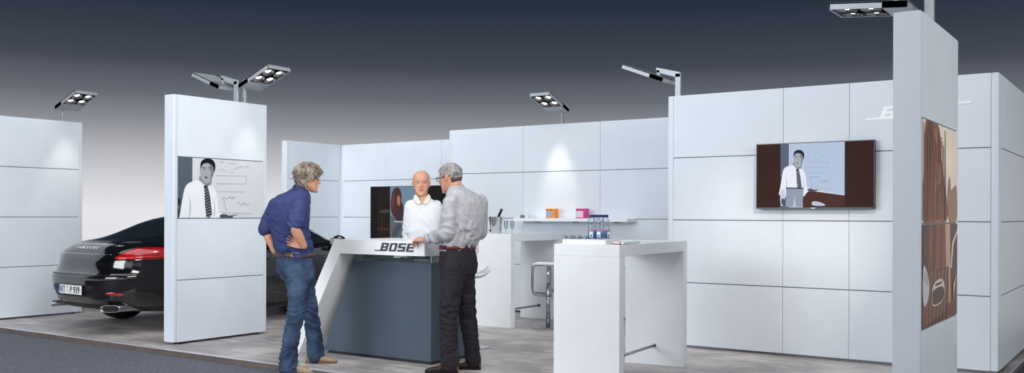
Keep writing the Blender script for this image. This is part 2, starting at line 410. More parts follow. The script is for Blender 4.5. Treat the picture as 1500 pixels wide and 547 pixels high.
po.location = (0.079, 0.047, GAP + 2 * PH + 0.006); po.rotation_euler = (0, 0, PI / 2); po['label'] = 'black and white print of a man at a whiteboard'
pr = pillar(-1.344, -1.190, 5.915, 7.115, 'tall white pillar at the right, with a warm print of a woman with long curly hair', (1, 2, 3))
Tw = lambda p: p
sh = [(None, (248, 236, 222))] + woman(Tw)
po = picture('poster', sh, (38, 204, 42, 545), 1.108, 0.614, pr, 0, 0.003)
po.location = (0.081, 0.047, GAP + 2 * PH + 0.006); po.rotation_euler = (0, 0, PI / 2); po['label'] = 'warm print of a woman with curly hair'
S = []
S += [(None, (120, 84, 66)), ([(36, 30), (64, 30), (60, 240), (36, 215)], (96, 72, 62)), ([(60, 30), (165, 30), (160, 240), (110, 260), (70, 255)], (146, 96, 68), True), ([(80, 30), (98, 30), (92, 250), (78, 250)], (112, 72, 52)),
      ([(118, 30), (130, 30), (124, 255), (114, 255)], (122, 78, 56)), ([(140, 30), (166, 30), (168, 460), (150, 470)], (206, 176, 156)), ([(168, 30), (204, 30), (204, 300), (172, 330)], (104, 82, 72)),
      ([(204, 60), (176, 130), (168, 260), (174, 262), (184, 140), (204, 80)], (232, 214, 200)), ([(66, 255), (110, 262), (158, 248), (160, 470), (36, 510), (36, 300)], (138, 104, 84))]
for i in range(7): S.append(([(50 + i * 17, 250), (53 + i * 17, 250), (46 + i * 17, 520), (43 + i * 17, 520)], (104, 76, 60)))
S += [([(36, 200), (54, 250), (66, 310), (62, 390), (36, 430)], (206, 206, 208), True)]
for i in range(5):
    for j in range(3): S.append(([(40 + i * 4, 250 + j * 16 + i * 6), (42 + i * 4, 250 + j * 16 + i * 6), (42 + i * 4, 256 + j * 16 + i * 6), (40 + i * 4, 256 + j * 16 + i * 6)], (120, 120, 122)))
S += [([(80, 308), (134, 296), (136, 420), (76, 434), (72, 380)], (222, 210, 196), True), ([(78, 346), (134, 336), (133, 414), (78, 427), (75, 380)], (96, 78, 68), True), ([(90, 322), (121, 316), (121, 327), (90, 333)], (76, 64, 58))]
S += [([(180, 350), (196, 300), (190, 360), (182, 440)], (222, 190, 168)), ([(145, 448), (176, 438), (172, 460), (150, 468)], (120, 96, 84))]
po = picture('poster', S, (36, 204, 32, 515), 1.108, 0.614, pr, 0, 0.003)
po.location = (0.081, 0.047, GAP + 1 * PH + 0.006); po.rotation_euler = (0, 0, PI / 2); po['label'] = 'print of a small speaker on brown planks'

# ------------------------------------------------------------------ booth lamps (post, arm, head with four spots)
def booth_lamp(loc, rz, label, aim=None, power=60, spot=60, blend=0.6, tilt=21, drop=0.0):
    """local +x is the outward direction of the head"""
    t = empty('booth_lamp', loc, rz, label, 'lamp', )
    b = MB(); b.box(-0.03, 0.03, -0.012, 0.012, -0.002, 0.235, 'lamp_grey', 0.003)
    for z in (0.05, 0.19): b.lathe([(0.006, 0), (0.006, 0.003)], 'black_plastic', 10, T=Matrix.Translation((0, -0.0121, z)) @ Matrix.Rotation(PI / 2, 4, 'X'))
    b.build('post', t)
    b = MB(); b.prism([(-0.025, 0.20), (0.025, 0.20), (0.24, 0.268), (0.24, 0.315), (-0.025, 0.245)], -0.012, 0.012, 'lamp_grey')
    b.prism([(0.205, 0.28), (0.24, 0.29), (0.225, 0.215), (0.19, 0.205)], -0.012, 0.012, 'lamp_grey'); b.build('arm', t)
    T = Matrix.Translation((0.10, 0, 0.155 - drop)) @ Matrix.Rotation(-R(tilt), 4, 'Y')
    b = MB(); Wd = 0.155; Ln = 0.50
    b.box(0, Ln, -Wd, Wd, 0.018, 0.030, 'lamp_grey', 0.002, T)
    for ys in ((-Wd, -Wd + 0.012), (Wd - 0.012, Wd)): b.box(0, Ln, ys[0], ys[1], -0.016, 0.03, 'lamp_grey', 0.002, T)
    b.box(Ln - 0.012, Ln, -Wd, Wd, -0.016, 0.03, 'lamp_grey', 0.002, T); b.box(0, 0.16, -Wd, Wd, -0.016, 0.03, 'lamp_grey', 0.002, T)
    h = b.build('head', t)
    for i in (0, 1):
        for j in (-1, 1):
            c = (0.245 + i * 0.155, j * 0.075, 0)
            b = MB(); b.lathe([(0.066, -0.014), (0.070, -0.006), (0.070, 0.016)], 'black_plastic', 24, c, T, cap=False)
            b.lathe([(0.064, -0.012), (0.056, 0.002), (0.044, 0.012), (0.030, 0.014)], 'reflector', 24, c, T, cap=False)
            b.build('spot_ring', h)
            b = MB(); b.lathe([(0.012, -0.004), (0.030, 0.004), (0.032, 0.013)], 'glow', 20, c, T); b.build('spot_lens', h)
    if aim is not None:
        l = D.lights.new('spot', 'SPOT'); l.energy = power; l.color = (1, 0.90, 0.76); l.spot_size = R(spot); l.spot_blend = blend; l.shadow_soft_size = 0.06
        o = D.objects.new('spot_beam', l); COL.objects.link(o)
        Mw = Matrix.Translation(loc) @ Matrix.Rotation(rz, 4, 'Z'); p = Mw @ (T @ Vector((0.32, 0, -0.05)))
        o.location = p; o.rotation_euler = (Vector(aim) - p).to_track_quat('-Z', 'Y').to_euler(); o['category'] = 'light'; o['label'] = 'beam of a booth lamp'
        o.parent = t; o.matrix_parent_inverse = (Matrix.Translation(loc) @ Matrix.Rotation(rz, 4, 'Z')).inverted(); 
        del o['category']
    return t
booth_lamp((-11.93, 6.92, TOP), 0, 'grey four-spot lamp on top of the far left wall segment', (-11.83, 6.92, 1.35), 24, 50, 0.9)
booth_lamp((-8.28, 6.87, TOP), 0, 'grey four-spot lamp on the left pillar, head turned right', (-8.2, 6.87, 1.75), 12, 40, 0.9)
booth_lamp((-8.31, 6.79, TOP), PI, 'grey lamp on the left pillar, head turned left over the car', (-9.3, 7.2, 0.5), 20, 90, 1.0)
booth_lamp((-6.60, 10.75, TOP), -PI / 2, 'grey four-spot lamp above the shelf on the middle wall', (-6.62, 10.69, 1.6), 36, 38, 0.9)
booth_lamp((-4.09, 8.89, TOP), PI, 'grey lamp seen edge-on at the left end of the wall with the large screen', (-4.6, 8.6, 0.2), 30, 90)
booth_lamp((-1.27, 6.57, TOP), PI, 'large grey spot lamp in the top right corner on the tall pillar', (-3.0, 8.83, 1.02), 150, 44, 1.0, 5, 0.012)

# ------------------------------------------------------------------ logo lettering
def logo(mb, x0, y, z0, h, m, th=0.002, lead=1.1, tail=1.1, slant=0.36, T=None):
    pitch = 1.36
    L = {'B': [(0, 0, .36, 1), (0, 0, 1.05, .22), (0, .4, 1.02, .6), (0, .8, 1.1, 1), (.78, .1, 1.15, .46), (.78, .54, 1.15, .9), (.78, .08, 1.05, .92)],
         'O': [(0, .08, .36, .92), (.8, .08, 1.17, .92), (.08, 0, 1.1, .2), (.08, .8, 1.1, 1)],
         'S': [(0, 0, 1.1, .22), (.05, .39, 1.1, .61), (.06, .8, 1.17, 1), (0, .45, .36, .95), (.8, .06, 1.17, .55)],
         'E': [(0, 0, .36, 1), (0, 0, 1.17, .2), (0, .4, 1.05, .6), (0, .8, 1.17, 1)]}
    cnt = [0]
    def rect(a, b_, c, d):
        cnt[0] += 1
        P = [(x0 + (px + slant * pz) * h, z0 + pz * h) for px, pz in ((a, b_), (c, b_), (c, d), (a, d))]
        mb.prism(P, y - th - 0.00015 * cnt[0], y, m, T)
    rect(-lead, 0, 0.02, .13)
    for i, ch in enumerate('BOSE'):
        for (a, b_, c, d) in L[ch]: rect(a + i * pitch, b_, c + i * pitch, d)
    if tail: rect(3 * pitch + 1.1, .87, 3 * pitch + 1.17 + tail, 1.0)
mat('logo_white', (250, 251, 253), 0.3); mat('logo_grey', (66, 70, 76), 0.4)
b = MB(); logo(b, -2.122, 8.83, 2.182, 0.112, 'logo_white')
o = b.build('logo_lettering'); tag(o, 'large white italic logo lettering on the wall above the large screen', 'lettering')

# ------------------------------------------------------------------ screens
def tv(x0, x1, z0, z1, yf, shapes, rect, label, T_=None):
    t = empty('wall_screen', ((x0 + x1) / 2, yf, z0), 0, label, 'television')
    W = x1 - x0; H_ = z1 - z0; b = MB()
    b.box(-W / 2, W / 2, 0.004, 0.05, 0, H_, 'black_plastic', 0.003); b.box(-W * .3, W * .3, 0.048, 0.078, H_ * .2, H_ * .8, 'black_plastic', 0.004); b.build('housing', t)
    b = MB()
    for q in ((-W / 2, W / 2, 0, 0.014), (-W / 2, W / 2, H_ - 0.009, H_)): b.box(q[0], q[1], -0.002, 0.006, q[2], q[3], 'bezel', 0.001)
    for q in ((-W / 2, -W / 2 + 0.006), (W / 2 - 0.006, W / 2)): b.box(q[0], q[1], -0.002, 0.006, 0, H_, 'bezel', 0.001)
    b.box(-0.02, 0.02, -0.0035, -0.001, 0.004, 0.010, 'white_plastic'); b.build('bezel', t)
    p = picture('display', shapes, rect, W - 0.012, H_ - 0.023, t, 0.9, 0.003); p.location = (-W / 2 + 0.006, 0.0015, 0.014); return t
def Tt(p): return (330 + (p[0] - 255) * .66, 168 + (p[1] - 150) * .66)
def rect4(a, b_, c, d): return [(a, b_), (c, b_), (c, d), (a, d)]
def flt(sh): return sh
yT = lambda x: 80 + (45 - 80) * (x - 37) / 788
def un(P):   # straighten the perspective of coordinates read off the photograph
    o = []
    for x, y in P:
        t_ = yT(x); o.append((x, (y - t_) / (510 - t_) * 440))
    return o
sh = [(None, (52, 26, 22)), (un(rect4(205, 30, 638, 510)), (184, 200, 226)), (un(rect4(205, 30, 264, 510)), (92, 102, 122)), (un([(264, 30), (268, 30), (268, 250), (264, 250)]), (232, 236, 244)),
      (un([(360, 385), (638, 425), (638, 510), (360, 510)]), (74, 42, 36)), (un([(360, 380), (638, 420), (638, 427), (360, 388)]), (214, 220, 234)),
      (un([(420, 470), (450, 466), (500, 482), (520, 500), (420, 500)]), (190, 200, 224), True)]
L_ = []
for q in lecturer(Tt): L_.append((un(q[0]), (min(255, q[1][0]), min(255, q[1][1] + 2), min(255, q[1][2] + 10)), q[2]))
sh += [(un([(205, 300), (216, 290), (214, 360), (205, 370)]), (40, 44, 54), True)] + L_
sh += [(un([(246, 374), (366, 376), (364, 440), (358, 505), (316, 505), (304, 430), (292, 505), (244, 505)]), (150, 158, 178)), (un([(205, 390), (236, 380), (240, 450), (228, 500), (205, 500)]), (206, 213, 226), True),
       (un([(210, 450), (238, 446), (240, 490), (214, 496)]), (80, 84, 94), True), (un([(246, 372), (366, 374), (366, 382), (246, 380)]), (40, 42, 50))]
tv(-3.219, -2.140, 1.385, 2.0, 8.75, sh, (37, 825, 0, 440), 'wide flat screen on the right wall showing a man in shirt and tie')
def Tb(p): return (205 + (p[0] - 40) * .62, 60 + (p[1] - 30) * .66)
sh = [(None, (20, 17, 17)), (rect4(205, 60, 460, 402), (112, 136, 158)), (rect4(205, 250, 460, 402), (92, 98, 106)), (rect4(60, 60, 108, 402), (12, 11, 12)), (rect4(108, 60, 205, 402), (28, 20, 18)),
      ([(115, 215), (200, 205), (205, 230), (130, 235)], (66, 62, 60), True), ([(135, 240), (152, 240), (150, 370), (136, 370)], (52, 32, 18), True), ([(108, 325), (205, 330), (205, 345), (108, 342)], (64, 40, 24))]  # room reflections painted into the dark left part of the display
sh += [([(214, 130), (220, 96), (238, 72), (262, 64), (284, 82), (294, 118), (290, 150), (302, 178), (312, 214), (306, 258), (280, 268), (240, 262), (218, 236), (208, 190)], (78, 44, 44), True), ([(262, 118), (278, 122), (284, 148), (282, 172), (270, 190), (260, 170), (256, 140)], (168, 112, 98), True),
       ([(225, 110), (240, 90), (236, 150), (228, 220), (218, 180)], (104, 60, 56), True), ([(284, 170), (300, 210), (296, 256), (284, 240)], (56, 32, 34), True), ([(246, 200), (276, 196), (318, 260), (322, 284), (240, 284)], (60, 48, 52), True)] + [(rect4(236, 284, 460, 290), (190, 196, 200)), ([(250, 300), (300, 300), (260, 380), (230, 396), (215, 380)], (70, 76, 86), True)]
tv(-11.06, -9.42, 0.902, 1.79, 11.85, sh, (56, 620, 62, 400), 'dark flat screen on the back wall behind the man in the white shirt')

# ------------------------------------------------------------------ shelf and its things
t = empty('wall_shelf', (-6.33, 10.57, 1.28), 0, 'long white shelf mounted on the middle wall', 'shelf')
b = MB(); b.box(-0.85, 0.85, -0.12, 0.12, -0.042, 0, 'lacquer', 0.002); b.build('board', t)
for x in (-0.6, 0.0, 0.6):
    b = MB(); b.box(x - 0.012, x + 0.012, 0.0, 0.119, -0.056, -0.042, 'steel_dull'); b.build('bracket', t)
mat('orange', (250, 150, 40), 0.45); mat('pink', (222, 66, 150), 0.45); mat('grille', (176, 176, 190), 0.5, bump=0.5, bscale=300); mat('pale', (232, 214, 228), 0.4)
def speaker_box(x, y, colr, front, label):
    t = empty('speaker_box', (x, y, 1.28), 0, label, 'speaker box')
    b = MB(); b.box(-0.062, 0.075, -0.05, 0.05, 0, 0.125, colr, 0.003); b.build('carton', t)
    b = MB(); b.box(-0.056, 0.045, -0.053, -0.049, 0.012, 0.096, front, 0.001); b.build('window', t)
    b = MB(); b.box(-0.058, -0.02, -0.053, -0.049, 0.104, 0.111, 'black_plastic'); b.box(0.0, 0.045, -0.053, -0.049, 0.104, 0.111, 'black_plastic'); b.build('slot', t)
speaker_box(-6.62, 10.52, 'orange', 'grille', 'small orange speaker box on the shelf')
speaker_box(-6.165, 10.52, 'pink', 'pale', 'small pink speaker box on the shelf')
t = empty('mini_speaker', (-7.05, 10.52, 1.28), 0, 'tiny grey and white speaker at the left end of the shelf', 'speaker')
b = MB(); b.box(-0.045, 0.03, -0.04, 0.04, 0, 0.045, 'steel_dull', 0.006); b.build('front_half', t); b = MB(); b.box(0.031, 0.075, -0.04, 0.04, 0, 0.05, 'white_plastic', 0.008); b.build('cover', t)

# ------------------------------------------------------------------ bar tables
def bar_table(loc, rz, W, L, label, H_=1.1, th=0.09):
    """origin: near right corner of the near leg; local x left is -W"""
    t = empty('bar_table', loc, rz, label, 'table')
    b = MB(); b.box(-W, 0, 0, L, H_ - th, H_, 'lacquer', 0.003); b.build('table_top', t)
    for y0 in (0, L - th):
        b = MB(); b.box(-W, 0, y0, y0 + th, 0, H_ - th, 'lacquer', 0.002); b.build('leg', t)
    b = MB(); b.tube([(-W / 2, th - 0.004, 0.17), (-W / 2, L - th + 0.004, 0.17)], 0.013, 'steel', 14)
    for y in (th + 0.004, L - th - 0.004): b.lathe([(0.022, -0.003), (0.022, 0.003)], 'steel', 16, T=Matrix.Translation((-W / 2, y, 0.17)) @ Matrix.Rotation(PI / 2, 4, 'X'))
    b.build('foot_rail', t); return t
T1 = (-3.345, 6.258); R1 = R(5.0)
bar_table((T1[0], T1[1], 0), R1, 0.545, 1.50, 'near white bar table with bottles and glasses on a tray')
T2 = (-6.30, 9.12)
bar_table((T2[0], T2[1], 0), R(0.5), 0.575, 1.16, 'rear white bar table with the ice bucket')
def t1(x, y, z=1.1): return (T1[0] + x * math.cos(R1) - y * math.sin(R1), T1[1] + x * math.sin(R1) + y * math.cos(R1), z)
# tray
t = empty('serving_tray', t1(-0.31, 0.17), R1, 'white tray holding bottles and tumblers on the near bar table', 'tray')
b = MB(); b.box(-0.185, 0.185, -0.13, 0.13, 0, 0.008, 'white_plastic', 0.003)
for q in ((-0.185, 0.185, -0.13, -0.122), (-0.185, 0.185, 0.122, 0.13), (-0.185, -0.177, -0.13, 0.13), (0.177, 0.185, -0.13, 0.13)): b.box(q[0], q[1], q[2], q[3], 0.002, 0.036, 'white_plastic', 0.003)
b.build('tray_body', t)
mat('cap_blue', (32, 38, 92), 0.4); mat('label_blue', (120, 168, 216), 0.4, col2=(28, 62, 130), vscale=26); mat('label_pink', (232, 128, 160), 0.4); mat('label_white', (236, 240, 246), 0.4); mat('water', (225, 235, 240), 0.02, trans=0.95, ior=1.3)
def water_bottle():
    t = empty('water_bottle', (0, 0, 0))
    prof = [(0.026, 0), (0.032, 0.006), (0.032, 0.03), (0.0312, 0.034), (0.032, 0.04), (0.032, 0.105), (0.030, 0.112), (0.032, 0.12), (0.032, 0.135), (0.030, 0.14), (0.032, 0.148), (0.031, 0.165), (0.027, 0.182), (0.019, 0.194), (0.018, 0.203)]
    b = MB(); b.lathe(prof, 'bottle_glass', 24); b.build('bottle_body', t)
    b = MB(); b.lathe([(0.0325, 0.036), (0.0327, 0.037), (0.0327, 0.094), (0.0325, 0.095)], 'label_blue', 24, cap=False); b.box(-0.014, 0.014, -0.0345, -0.029, 0.044, 0.088, 'label_white', 0.002); b.box(-0.006, 0.006, -0.0355, -0.032, 0.05, 0.064, 'cap_blue', 0.001); b.build('label', t)
    b = MB(); b.lathe([(0.0327, 0.094), (0.0327, 0.1)], 'label_pink', 24, cap=False); b.build('label_band', t)
    b = MB(); b.lathe([(0.0205, 0.196), (0.021, 0.198), (0.021, 0.213), (0.019, 0.216)], 'cap_blue', 20); b.build('cap', t)
    return t
wb = water_bottle(); pos = [(0.040, -0.075, 'front left one of the water bottles with blue caps'), (0.108, -0.07, 'front right one of the water bottles with blue caps'), (0.050, -0.002, 'water bottle behind the front left one, blue cap'), (0.120, 0.004, 'rear right one of the water bottles, beside the tray rim')]
for i, (x, y, lab) in enumerate(pos):
    o = wb if i == 0 else copy_tree(wb); o.location = t1(-0.31 + x, 0.17 + y, 1.1082); o.rotation_euler = (0, 0, R1 + (0.5, 0.1, 1.3, 2.0)[i] * 0.6)
    tag(o, lab + ' on the tray', 'bottle', 'water bottles on the tray')
def tumbler():
    b = MB(); b.lathe([(0.020, 0.0), (0.025, 0.003), (0.029, 0.055), (0.0275, 0.055), (0.0235, 0.008), (0.002, 0.007)], 'thin_glass', 20); return b.build('tumbler')
tb = tumbler(); k = 0
for j, row in enumerate(('front', 'middle')):
    for i, cw in enumerate(('left', 'centre', 'right')):
        o = tb if k == 0 else tb.copy()
        if k: COL.objects.link(o)
        o.location = t1(-0.31 - 0.150 + i * 0.064, 0.17 - 0.085 + j * 0.07, 1.1082); k += 1
        tag(o, 'small clear tumbler, %s one of the %s row of tumblers on the tray' % (cw, row), 'glass', 'tumblers on the tray')
t = empty('card_stack', t1(-0.065, 0.13), R1, 'small stack of pale pink cards right of the tray', 'cards'); mat('pinkish', (236, 205, 208), 0.5)
b = MB(); b.box(-0.03, 0.03, -0.045, 0.045, 0.006, 0.022, 'pinkish', 0.001); b.box(-0.032, 0.032, -0.047, 0.047, 0, 0.006, 'black_plastic', 0.001); b.build('cards', t)
b = MB(); b.box(0.035, 0.055, -0.03, 0.03, 0.004, 0.02, 'white_plastic', 0.001); b.box(0.034, 0.056, -0.031, 0.031, 0, 0.004, 'black_plastic'); b.build('small_box', t)
b = MB(); b.box(0, 0.045, 0, 0.20, 0, 0.018, 'edge_glass', 0.002); o = b.build('glass_plate'); o.location = t1(-0.03 - 0.02, 0.22); o.rotation_euler = (0, 0, R1); tag(o, 'flat thick piece of clear glass on the near bar table right of the cards', 'glass plate')
# ice bucket
bx, by = -6.62, 9.27
t = empty('ice_bucket', (bx, by, 1.1), 0, 'polished steel ice bucket on the rear bar table', 'ice bucket')
b = MB(); b.lathe([(0.062, 0), (0.066, 0.004), (0.085, 0.19), (0.09, 0.196), (0.087, 0.2), (0.081, 0.192), (0.062, 0.01), (0.002, 0.008)], 'chrome', 36); b.build('bucket', t)
for s in (-1, 1):
    b = MB(); b.tube([(s * 0.083, -0.025, 0.16), (s * 0.1, -0.02, 0.162), (s * 0.106, 0, 0.16), (s * 0.1, 0.02, 0.162), (s * 0.083, 0.025, 0.16)], 0.004, 'chrome', 8); b.build('handle', t)
mat('bottle_dark', (14, 20, 14), 0.12); mat('foil', (12, 12, 12), 0.35)
Tb_ = Matrix.Rotation(YAW, 4, 'Z') @ Matrix.Rotation(R(24), 4, 'Y')
t = empty('wine_bottle', (bx - 0.045, by - 0.03, 1.115), 0, 'dark wine bottle leaning in the ice bucket', 'bottle')
b = MB(); b.lathe([(0.03, 0), (0.034, 0.005), (0.034, 0.13), (0.02, 0.165), (0.0135, 0.19), (0.013, 0.235)], 'bottle_dark', 24, T=Tb_); b.build('bottle_body', t)
b = MB(); b.lathe([(0.0145, 0.19), (0.0145, 0.29), (0.0155, 0.292), (0.0155, 0.302), (0.013, 0.305)], 'foil', 20, T=Tb_); b.build('foil_cap', t)
def wineglass(loc, label):
    t = empty('wine_glass', loc, 0, label, 'glass', 'glasses beside the ice bucket')
    b = MB(); b.lathe([(0.026, 0), (0.027, 0.002), (0.004, 0.006), (0.0035, 0.045), (0.018, 0.06), (0.027, 0.09), (0.026, 0.15), (0.025, 0.15), (0.025, 0.09), (0.016, 0.063), (0.001, 0.055)], 'thin_glass', 20); b.build('bowl', t)
wineglass((bx + 0.125, by + 0.03, 1.1), 'stemmed glass right beside the ice bucket'); wineglass((bx + 0.165, by + 0.10, 1.1), 'stemmed glass behind the nearer one, right of the ice bucket')

# ------------------------------------------------------------------ bar stools
def bar_stool():
    t = empty('bar_stool', (0, 0, 0))
    b = MB(); b.lathe([(0.19, 0), (0.195, 0.003), (0.19, 0.007), (0.06, 0.013), (0.03, 0.018)], 'steel', 40); b.build('base', t)
    b = MB(); b.tube([(0, 0, 0.015), (0, 0, 0.50)], 0.025, 'steel', 20); b.tube([(0, 0, 0.5), (0, 0, 0.73)], 0.018, 'chrome', 16); b.build('column', t)
    def arc(ye):
        P = [(0.0, ye * .3, 0.735), (-0.10, ye, 0.745), (-0.155, ye, 0.742), (-0.178, ye, 0.728), (-0.185, ye, 0.70), (-0.187, ye, 0.46), (-0.18, ye, 0.42), (-0.16, ye, 0.40), (-0.13, ye, 0.395)]
        P.append((0.02, ye, 0.385)); return P
    for ye in (-0.165, 0.165):
        b = MB(); b.tube(arc(ye), 0.012, 'steel_dull', 10, hint=(0, 1, 0)); b.build('frame_tube', t)
    b = MB(); b.tube([(0.02, -0.165, 0.385), (0.03, -0.15, 0.385), (0.03, 0.15, 0.385), (0.02, 0.165, 0.385)], 0.012, 'steel_dull', 10); b.build('foot_rest', t)
    # curved seat sheet
    prof = [(-0.185, 0.728), (-0.165, 0.752), (-0.12, 0.760), (-0.05, 0.757), (0.03, 0.752), (0.09, 0.757), (0.14, 0.78), (0.185, 0.825)]
    b = MB(); rs = []
    for (x, z) in prof:
        wy = 0.185 - 0.02 * (x / 0.185) ** 2
        rs.append([Vector((x, y, z - 0.030 + 0.02 * abs(y / 0.185) ** 3)) for y in (-wy, -wy * .6, 0, wy * .6, wy)] + [Vector((x, y, z + 0.02 * abs(y / 0.185) ** 3)) for y in (wy, wy * .6, 0, -wy * .6, -wy)])
    b.rings(rs, 'white_plastic'); s = b.build('seat', t)
    return t
st = bar_stool()
for i, (x, y, a, lab) in enumerate([(-5.71, 7.565, YAW + 0.1, 'white and chrome bar stool beside the counter, behind the man in the grey shirt'), (-5.98, 9.43, YAW, 'white and chrome bar stool at the rear bar table, in front of its twin'), (-6.04, 9.90, YAW, 'chrome bar stool farther back at the rear bar table, mostly hidden by the nearer one')]):
    o = st if i == 0 else copy_tree(st); o.location = (x, y, 0); o.rotation_euler = (0, 0, a); o.scale = (1, 1, 0.955 if i == 0 else 1); tag(o, lab, 'stool', 'bar stools')

# ------------------------------------------------------------------ counter
t = empty('reception_counter', (-5.9, 6.30, 0), 0, 'white angular reception counter with slate blue body and glass display', 'counter')
def cx(v): return v + 5.9
yb = 0.78
outer = [(cx(-6.94), 0.0), (cx(-6.328), 1.09), (cx(-5.251), 1.09), (cx(-5.251), 0.962), (cx(-6.262), 0.962), (cx(-6.80), 0.0)]
b = MB(); b.prism(outer, 0, yb, 'counter_white'); b.build('frame', t)
b = MB(); b.prism([(cx(-6.625), 0.03), (cx(-6.24), 0.895), (cx(-5.315), 0.895), (cx(-5.315), 0.03)], 0.165, 0.775, 'counter_blue'); b.build('body', t)
b = MB(); b.prism([(cx(-6.60), 0.0), (cx(-6.58), 0.03), (cx(-5.335), 0.03), (cx(-5.335), 0.0)], 0.185, 0.76, 'plinth'); b.build('plinth', t)
b = MB(); b.box(cx(-6.22), cx(-5.318), 0.168, 0.172, 0.8955, 0.9615, 'edge_glass'); b.box(cx(-5.322), cx(-5.318), 0.176, 0.76, 0.8955, 0.9615, 'edge_glass'); b.box(cx(-5.326), cx(-5.316), 0.166, 0.176, 0.8955, 0.9615, 'steel', 0.001); b.build('glass_pane', t)
b = MB(); b.box(cx(-6.2), cx(-6.06), 0.19, 0.26, 0.8955, 0.905, 'white_plastic', 0.001); b.box(cx(-6.05), cx(-5.36), 0.30, 0.66, 0.8955, 0.902, 'plinth'); b.build('display_tray', t)
b = MB(); b.box(cx(-6.0), cx(-5.4), 0.70, 0.72, 0.903, 0.955, 'black_plastic', 0.001); b.build('back_board', t)
b = MB(); logo(b, cx(-5.765), 0, 0.996, 0.074, 'logo_grey', 0.0015, lead=0.9, tail=0)
o = b.build('logo', t); o['label'] = 'dark grey italic logo lettering'
hp = empty('headphones', (-5.62, 6.56, 0.9025), 0.3, 'black and silver headphones lying in the glass display of the counter', 'headphones')
b = MB(); b.tube([(0.085 * math.cos(a), 0.09 * math.sin(a), 0.014) for a in [R(10 + i * 16) for i in range(11)]], 0.007, 'black_plastic', 8); b.build('headband', hp)
for s in (-1, 1):
    b = MB(); b.lathe([(0.025, 0), (0.034, 0.006), (0.034, 0.024), (0.02, 0.032)], 'black_plastic', 20, (s * 0.08, -0.01, 0)); b.build('ear_cup', hp)
    b = MB(); b.lathe([(0.022, 0.031), (0.018, 0.035)], 'chrome', 20, (s * 0.08, -0.01, 0)); b.build('ear_badge', hp)
b = MB(); b.box(-0.07, 0.07, -0.008, 0.008, 0, 0.022, 'chrome', 0.004); o = b.build('metal_bar'); o.location = (-5.47, 6.52, 0.9025); o.rotation_euler = (0, 0, 0.2); tag(o, 'small polished metal bar in the glass display, right of the headphones', 'accessory')
# ------------------------------------------------------------------ car (u right, v forward from the rear bumper, z up)
mat('car_paint', (13, 12, 13), 0.12, coat=1.0, spec=0.6); mat('car_trim', (20, 20, 22), 0.45); mat('tail_red', (190, 22, 28), 0.12, coat=1.0, col2=(150, 10, 16), vscale=20); mat('tail_red_light', (236, 64, 66), 0.15, coat=1)
mat('car_glass', (26, 32, 34), 0.03, spec=0.8, coat=1.0); mat('plate_white', (240, 241, 243), 0.35); mat('plate_blue', (28, 62, 158), 0.4); mat('plate_black', (12, 12, 14), 0.4); mat('tyre', (15, 15, 16), 0.8); mat('seal_col', (196, 186, 120), 0.4)
car = empty('car', (-10.12, 5.99, 0), R(-2.3), 'black glossy car parked between the far left wall and the pillar, rear end showing', 'car')
def interp(tab, x):
    if x <= tab[0][0]: return tab[0][1]
    for i in range(len(tab) - 1):
        x0, y0 = tab[i]; x1, y1 = tab[i + 1]
        if x <= x1:
            t = (x - x0) / (x1 - x0)
            ya = tab[i - 1][1] if i > 0 else y0; xa = tab[i - 1][0] if i > 0 else x0 - 1
            yb_ = tab[i + 2][1] if i + 2 < len(tab) else y1; xb = tab[i + 2][0] if i + 2 < len(tab) else x1 + 1
            m0 = (y1 - ya) / (x1 - xa) if i > 0 else (y1 - y0) / (x1 - x0); m1 = (yb_ - y0) / (xb - x0) if i + 2 < len(tab) else (y1 - y0) / (x1 - x0)
            if (y1 - y0) == 0: m0 = m1 = 0
            else:
                s_ = (y1 - y0) / (x1 - x0)
                m0 = 0 if m0 * s_ <= 0 else (m0 if abs(m0) < 3 * abs(s_) else 3 * s_); m1 = 0 if m1 * s_ <= 0 else (m1 if abs(m1) < 3 * abs(s_) else 3 * s_)
            h = x1 - x0; return (2 * t**3 - 3 * t**2 + 1) * y0 + (t**3 - 2 * t**2 + t) * h * m0 + (-2 * t**3 + 3 * t**2) * y1 + (t**3 - t**2) * h * m1
    return tab[-1][1]
K = 0.955
REAR = [(0.16, 1.6), (0.19, .95), (0.225, .45), (0.27, .16), (0.34, .07), (0.42, .03), (0.50, .0), (0.60, .0), (0.665, .01), (0.69, .05), (0.76, .09), (0.84, .11), (0.92, .15), (0.98, .20), (1.02, .26), (1.05, .34), (1.08, .50), (1.12, .64), (1.19, .82), (1.27, 1.02), (1.33, 1.24), (1.375, 1.55), (1.405, 2.0), (1.418, 2.6)]
FRONT = [(0.16, 4.7), (0.3, 4.93), (0.5, 5.0), (0.62, 4.93), (0.72, 4.75), (0.80, 4.5), (0.88, 4.2), (0.955, 3.92), (1.0, 3.80), (1.1, 3.58), (1.2, 3.38), (1.3, 3.16), (1.36, 3.0), (1.40, 2.88), (1.418, 2.80)]
WID = [(0.16, .78), (0.22, .86), (0.32, .93), (0.45, .955), (0.6, .965), (0.75, .965), (0.86, .955), (0.94, .93), (1.0, .88), (1.05, .82), (1.12, .775), (1.2, .725), (1.3, .645), (1.36, .575), (1.40, .49), (1.418, .36)]
EXP = [(0.16, 4), (0.6, 4.4), (0.9, 4.4), (1.0, 3.8), (1.08, 3.0), (1.2, 2.6), (1.418, 2.2)]
def carpt(z, ph, off=0.0):
    """ph: 0 = right side, pi/2 = front, -pi/2 = rear centre"""
    r = interp(REAR, z); f = interp(FRONT, z); w_ = interp(WID, z) + off; n = interp(EXP, z); c = (r + f) / 2; a = (f - r) / 2 + off
    cu, cv = math.cos(ph), math.sin(ph)
    u = w_ * math.copysign(abs(cu) ** (2 / n), cu); v = c + a * math.copysign(abs(cv) ** (2 / n), cv)
    return Vector((u * K, v * K, z * K))
ZS = []
z_ = 0.16
while z_ < 1.34: ZS.append(z_); z_ += 0.016
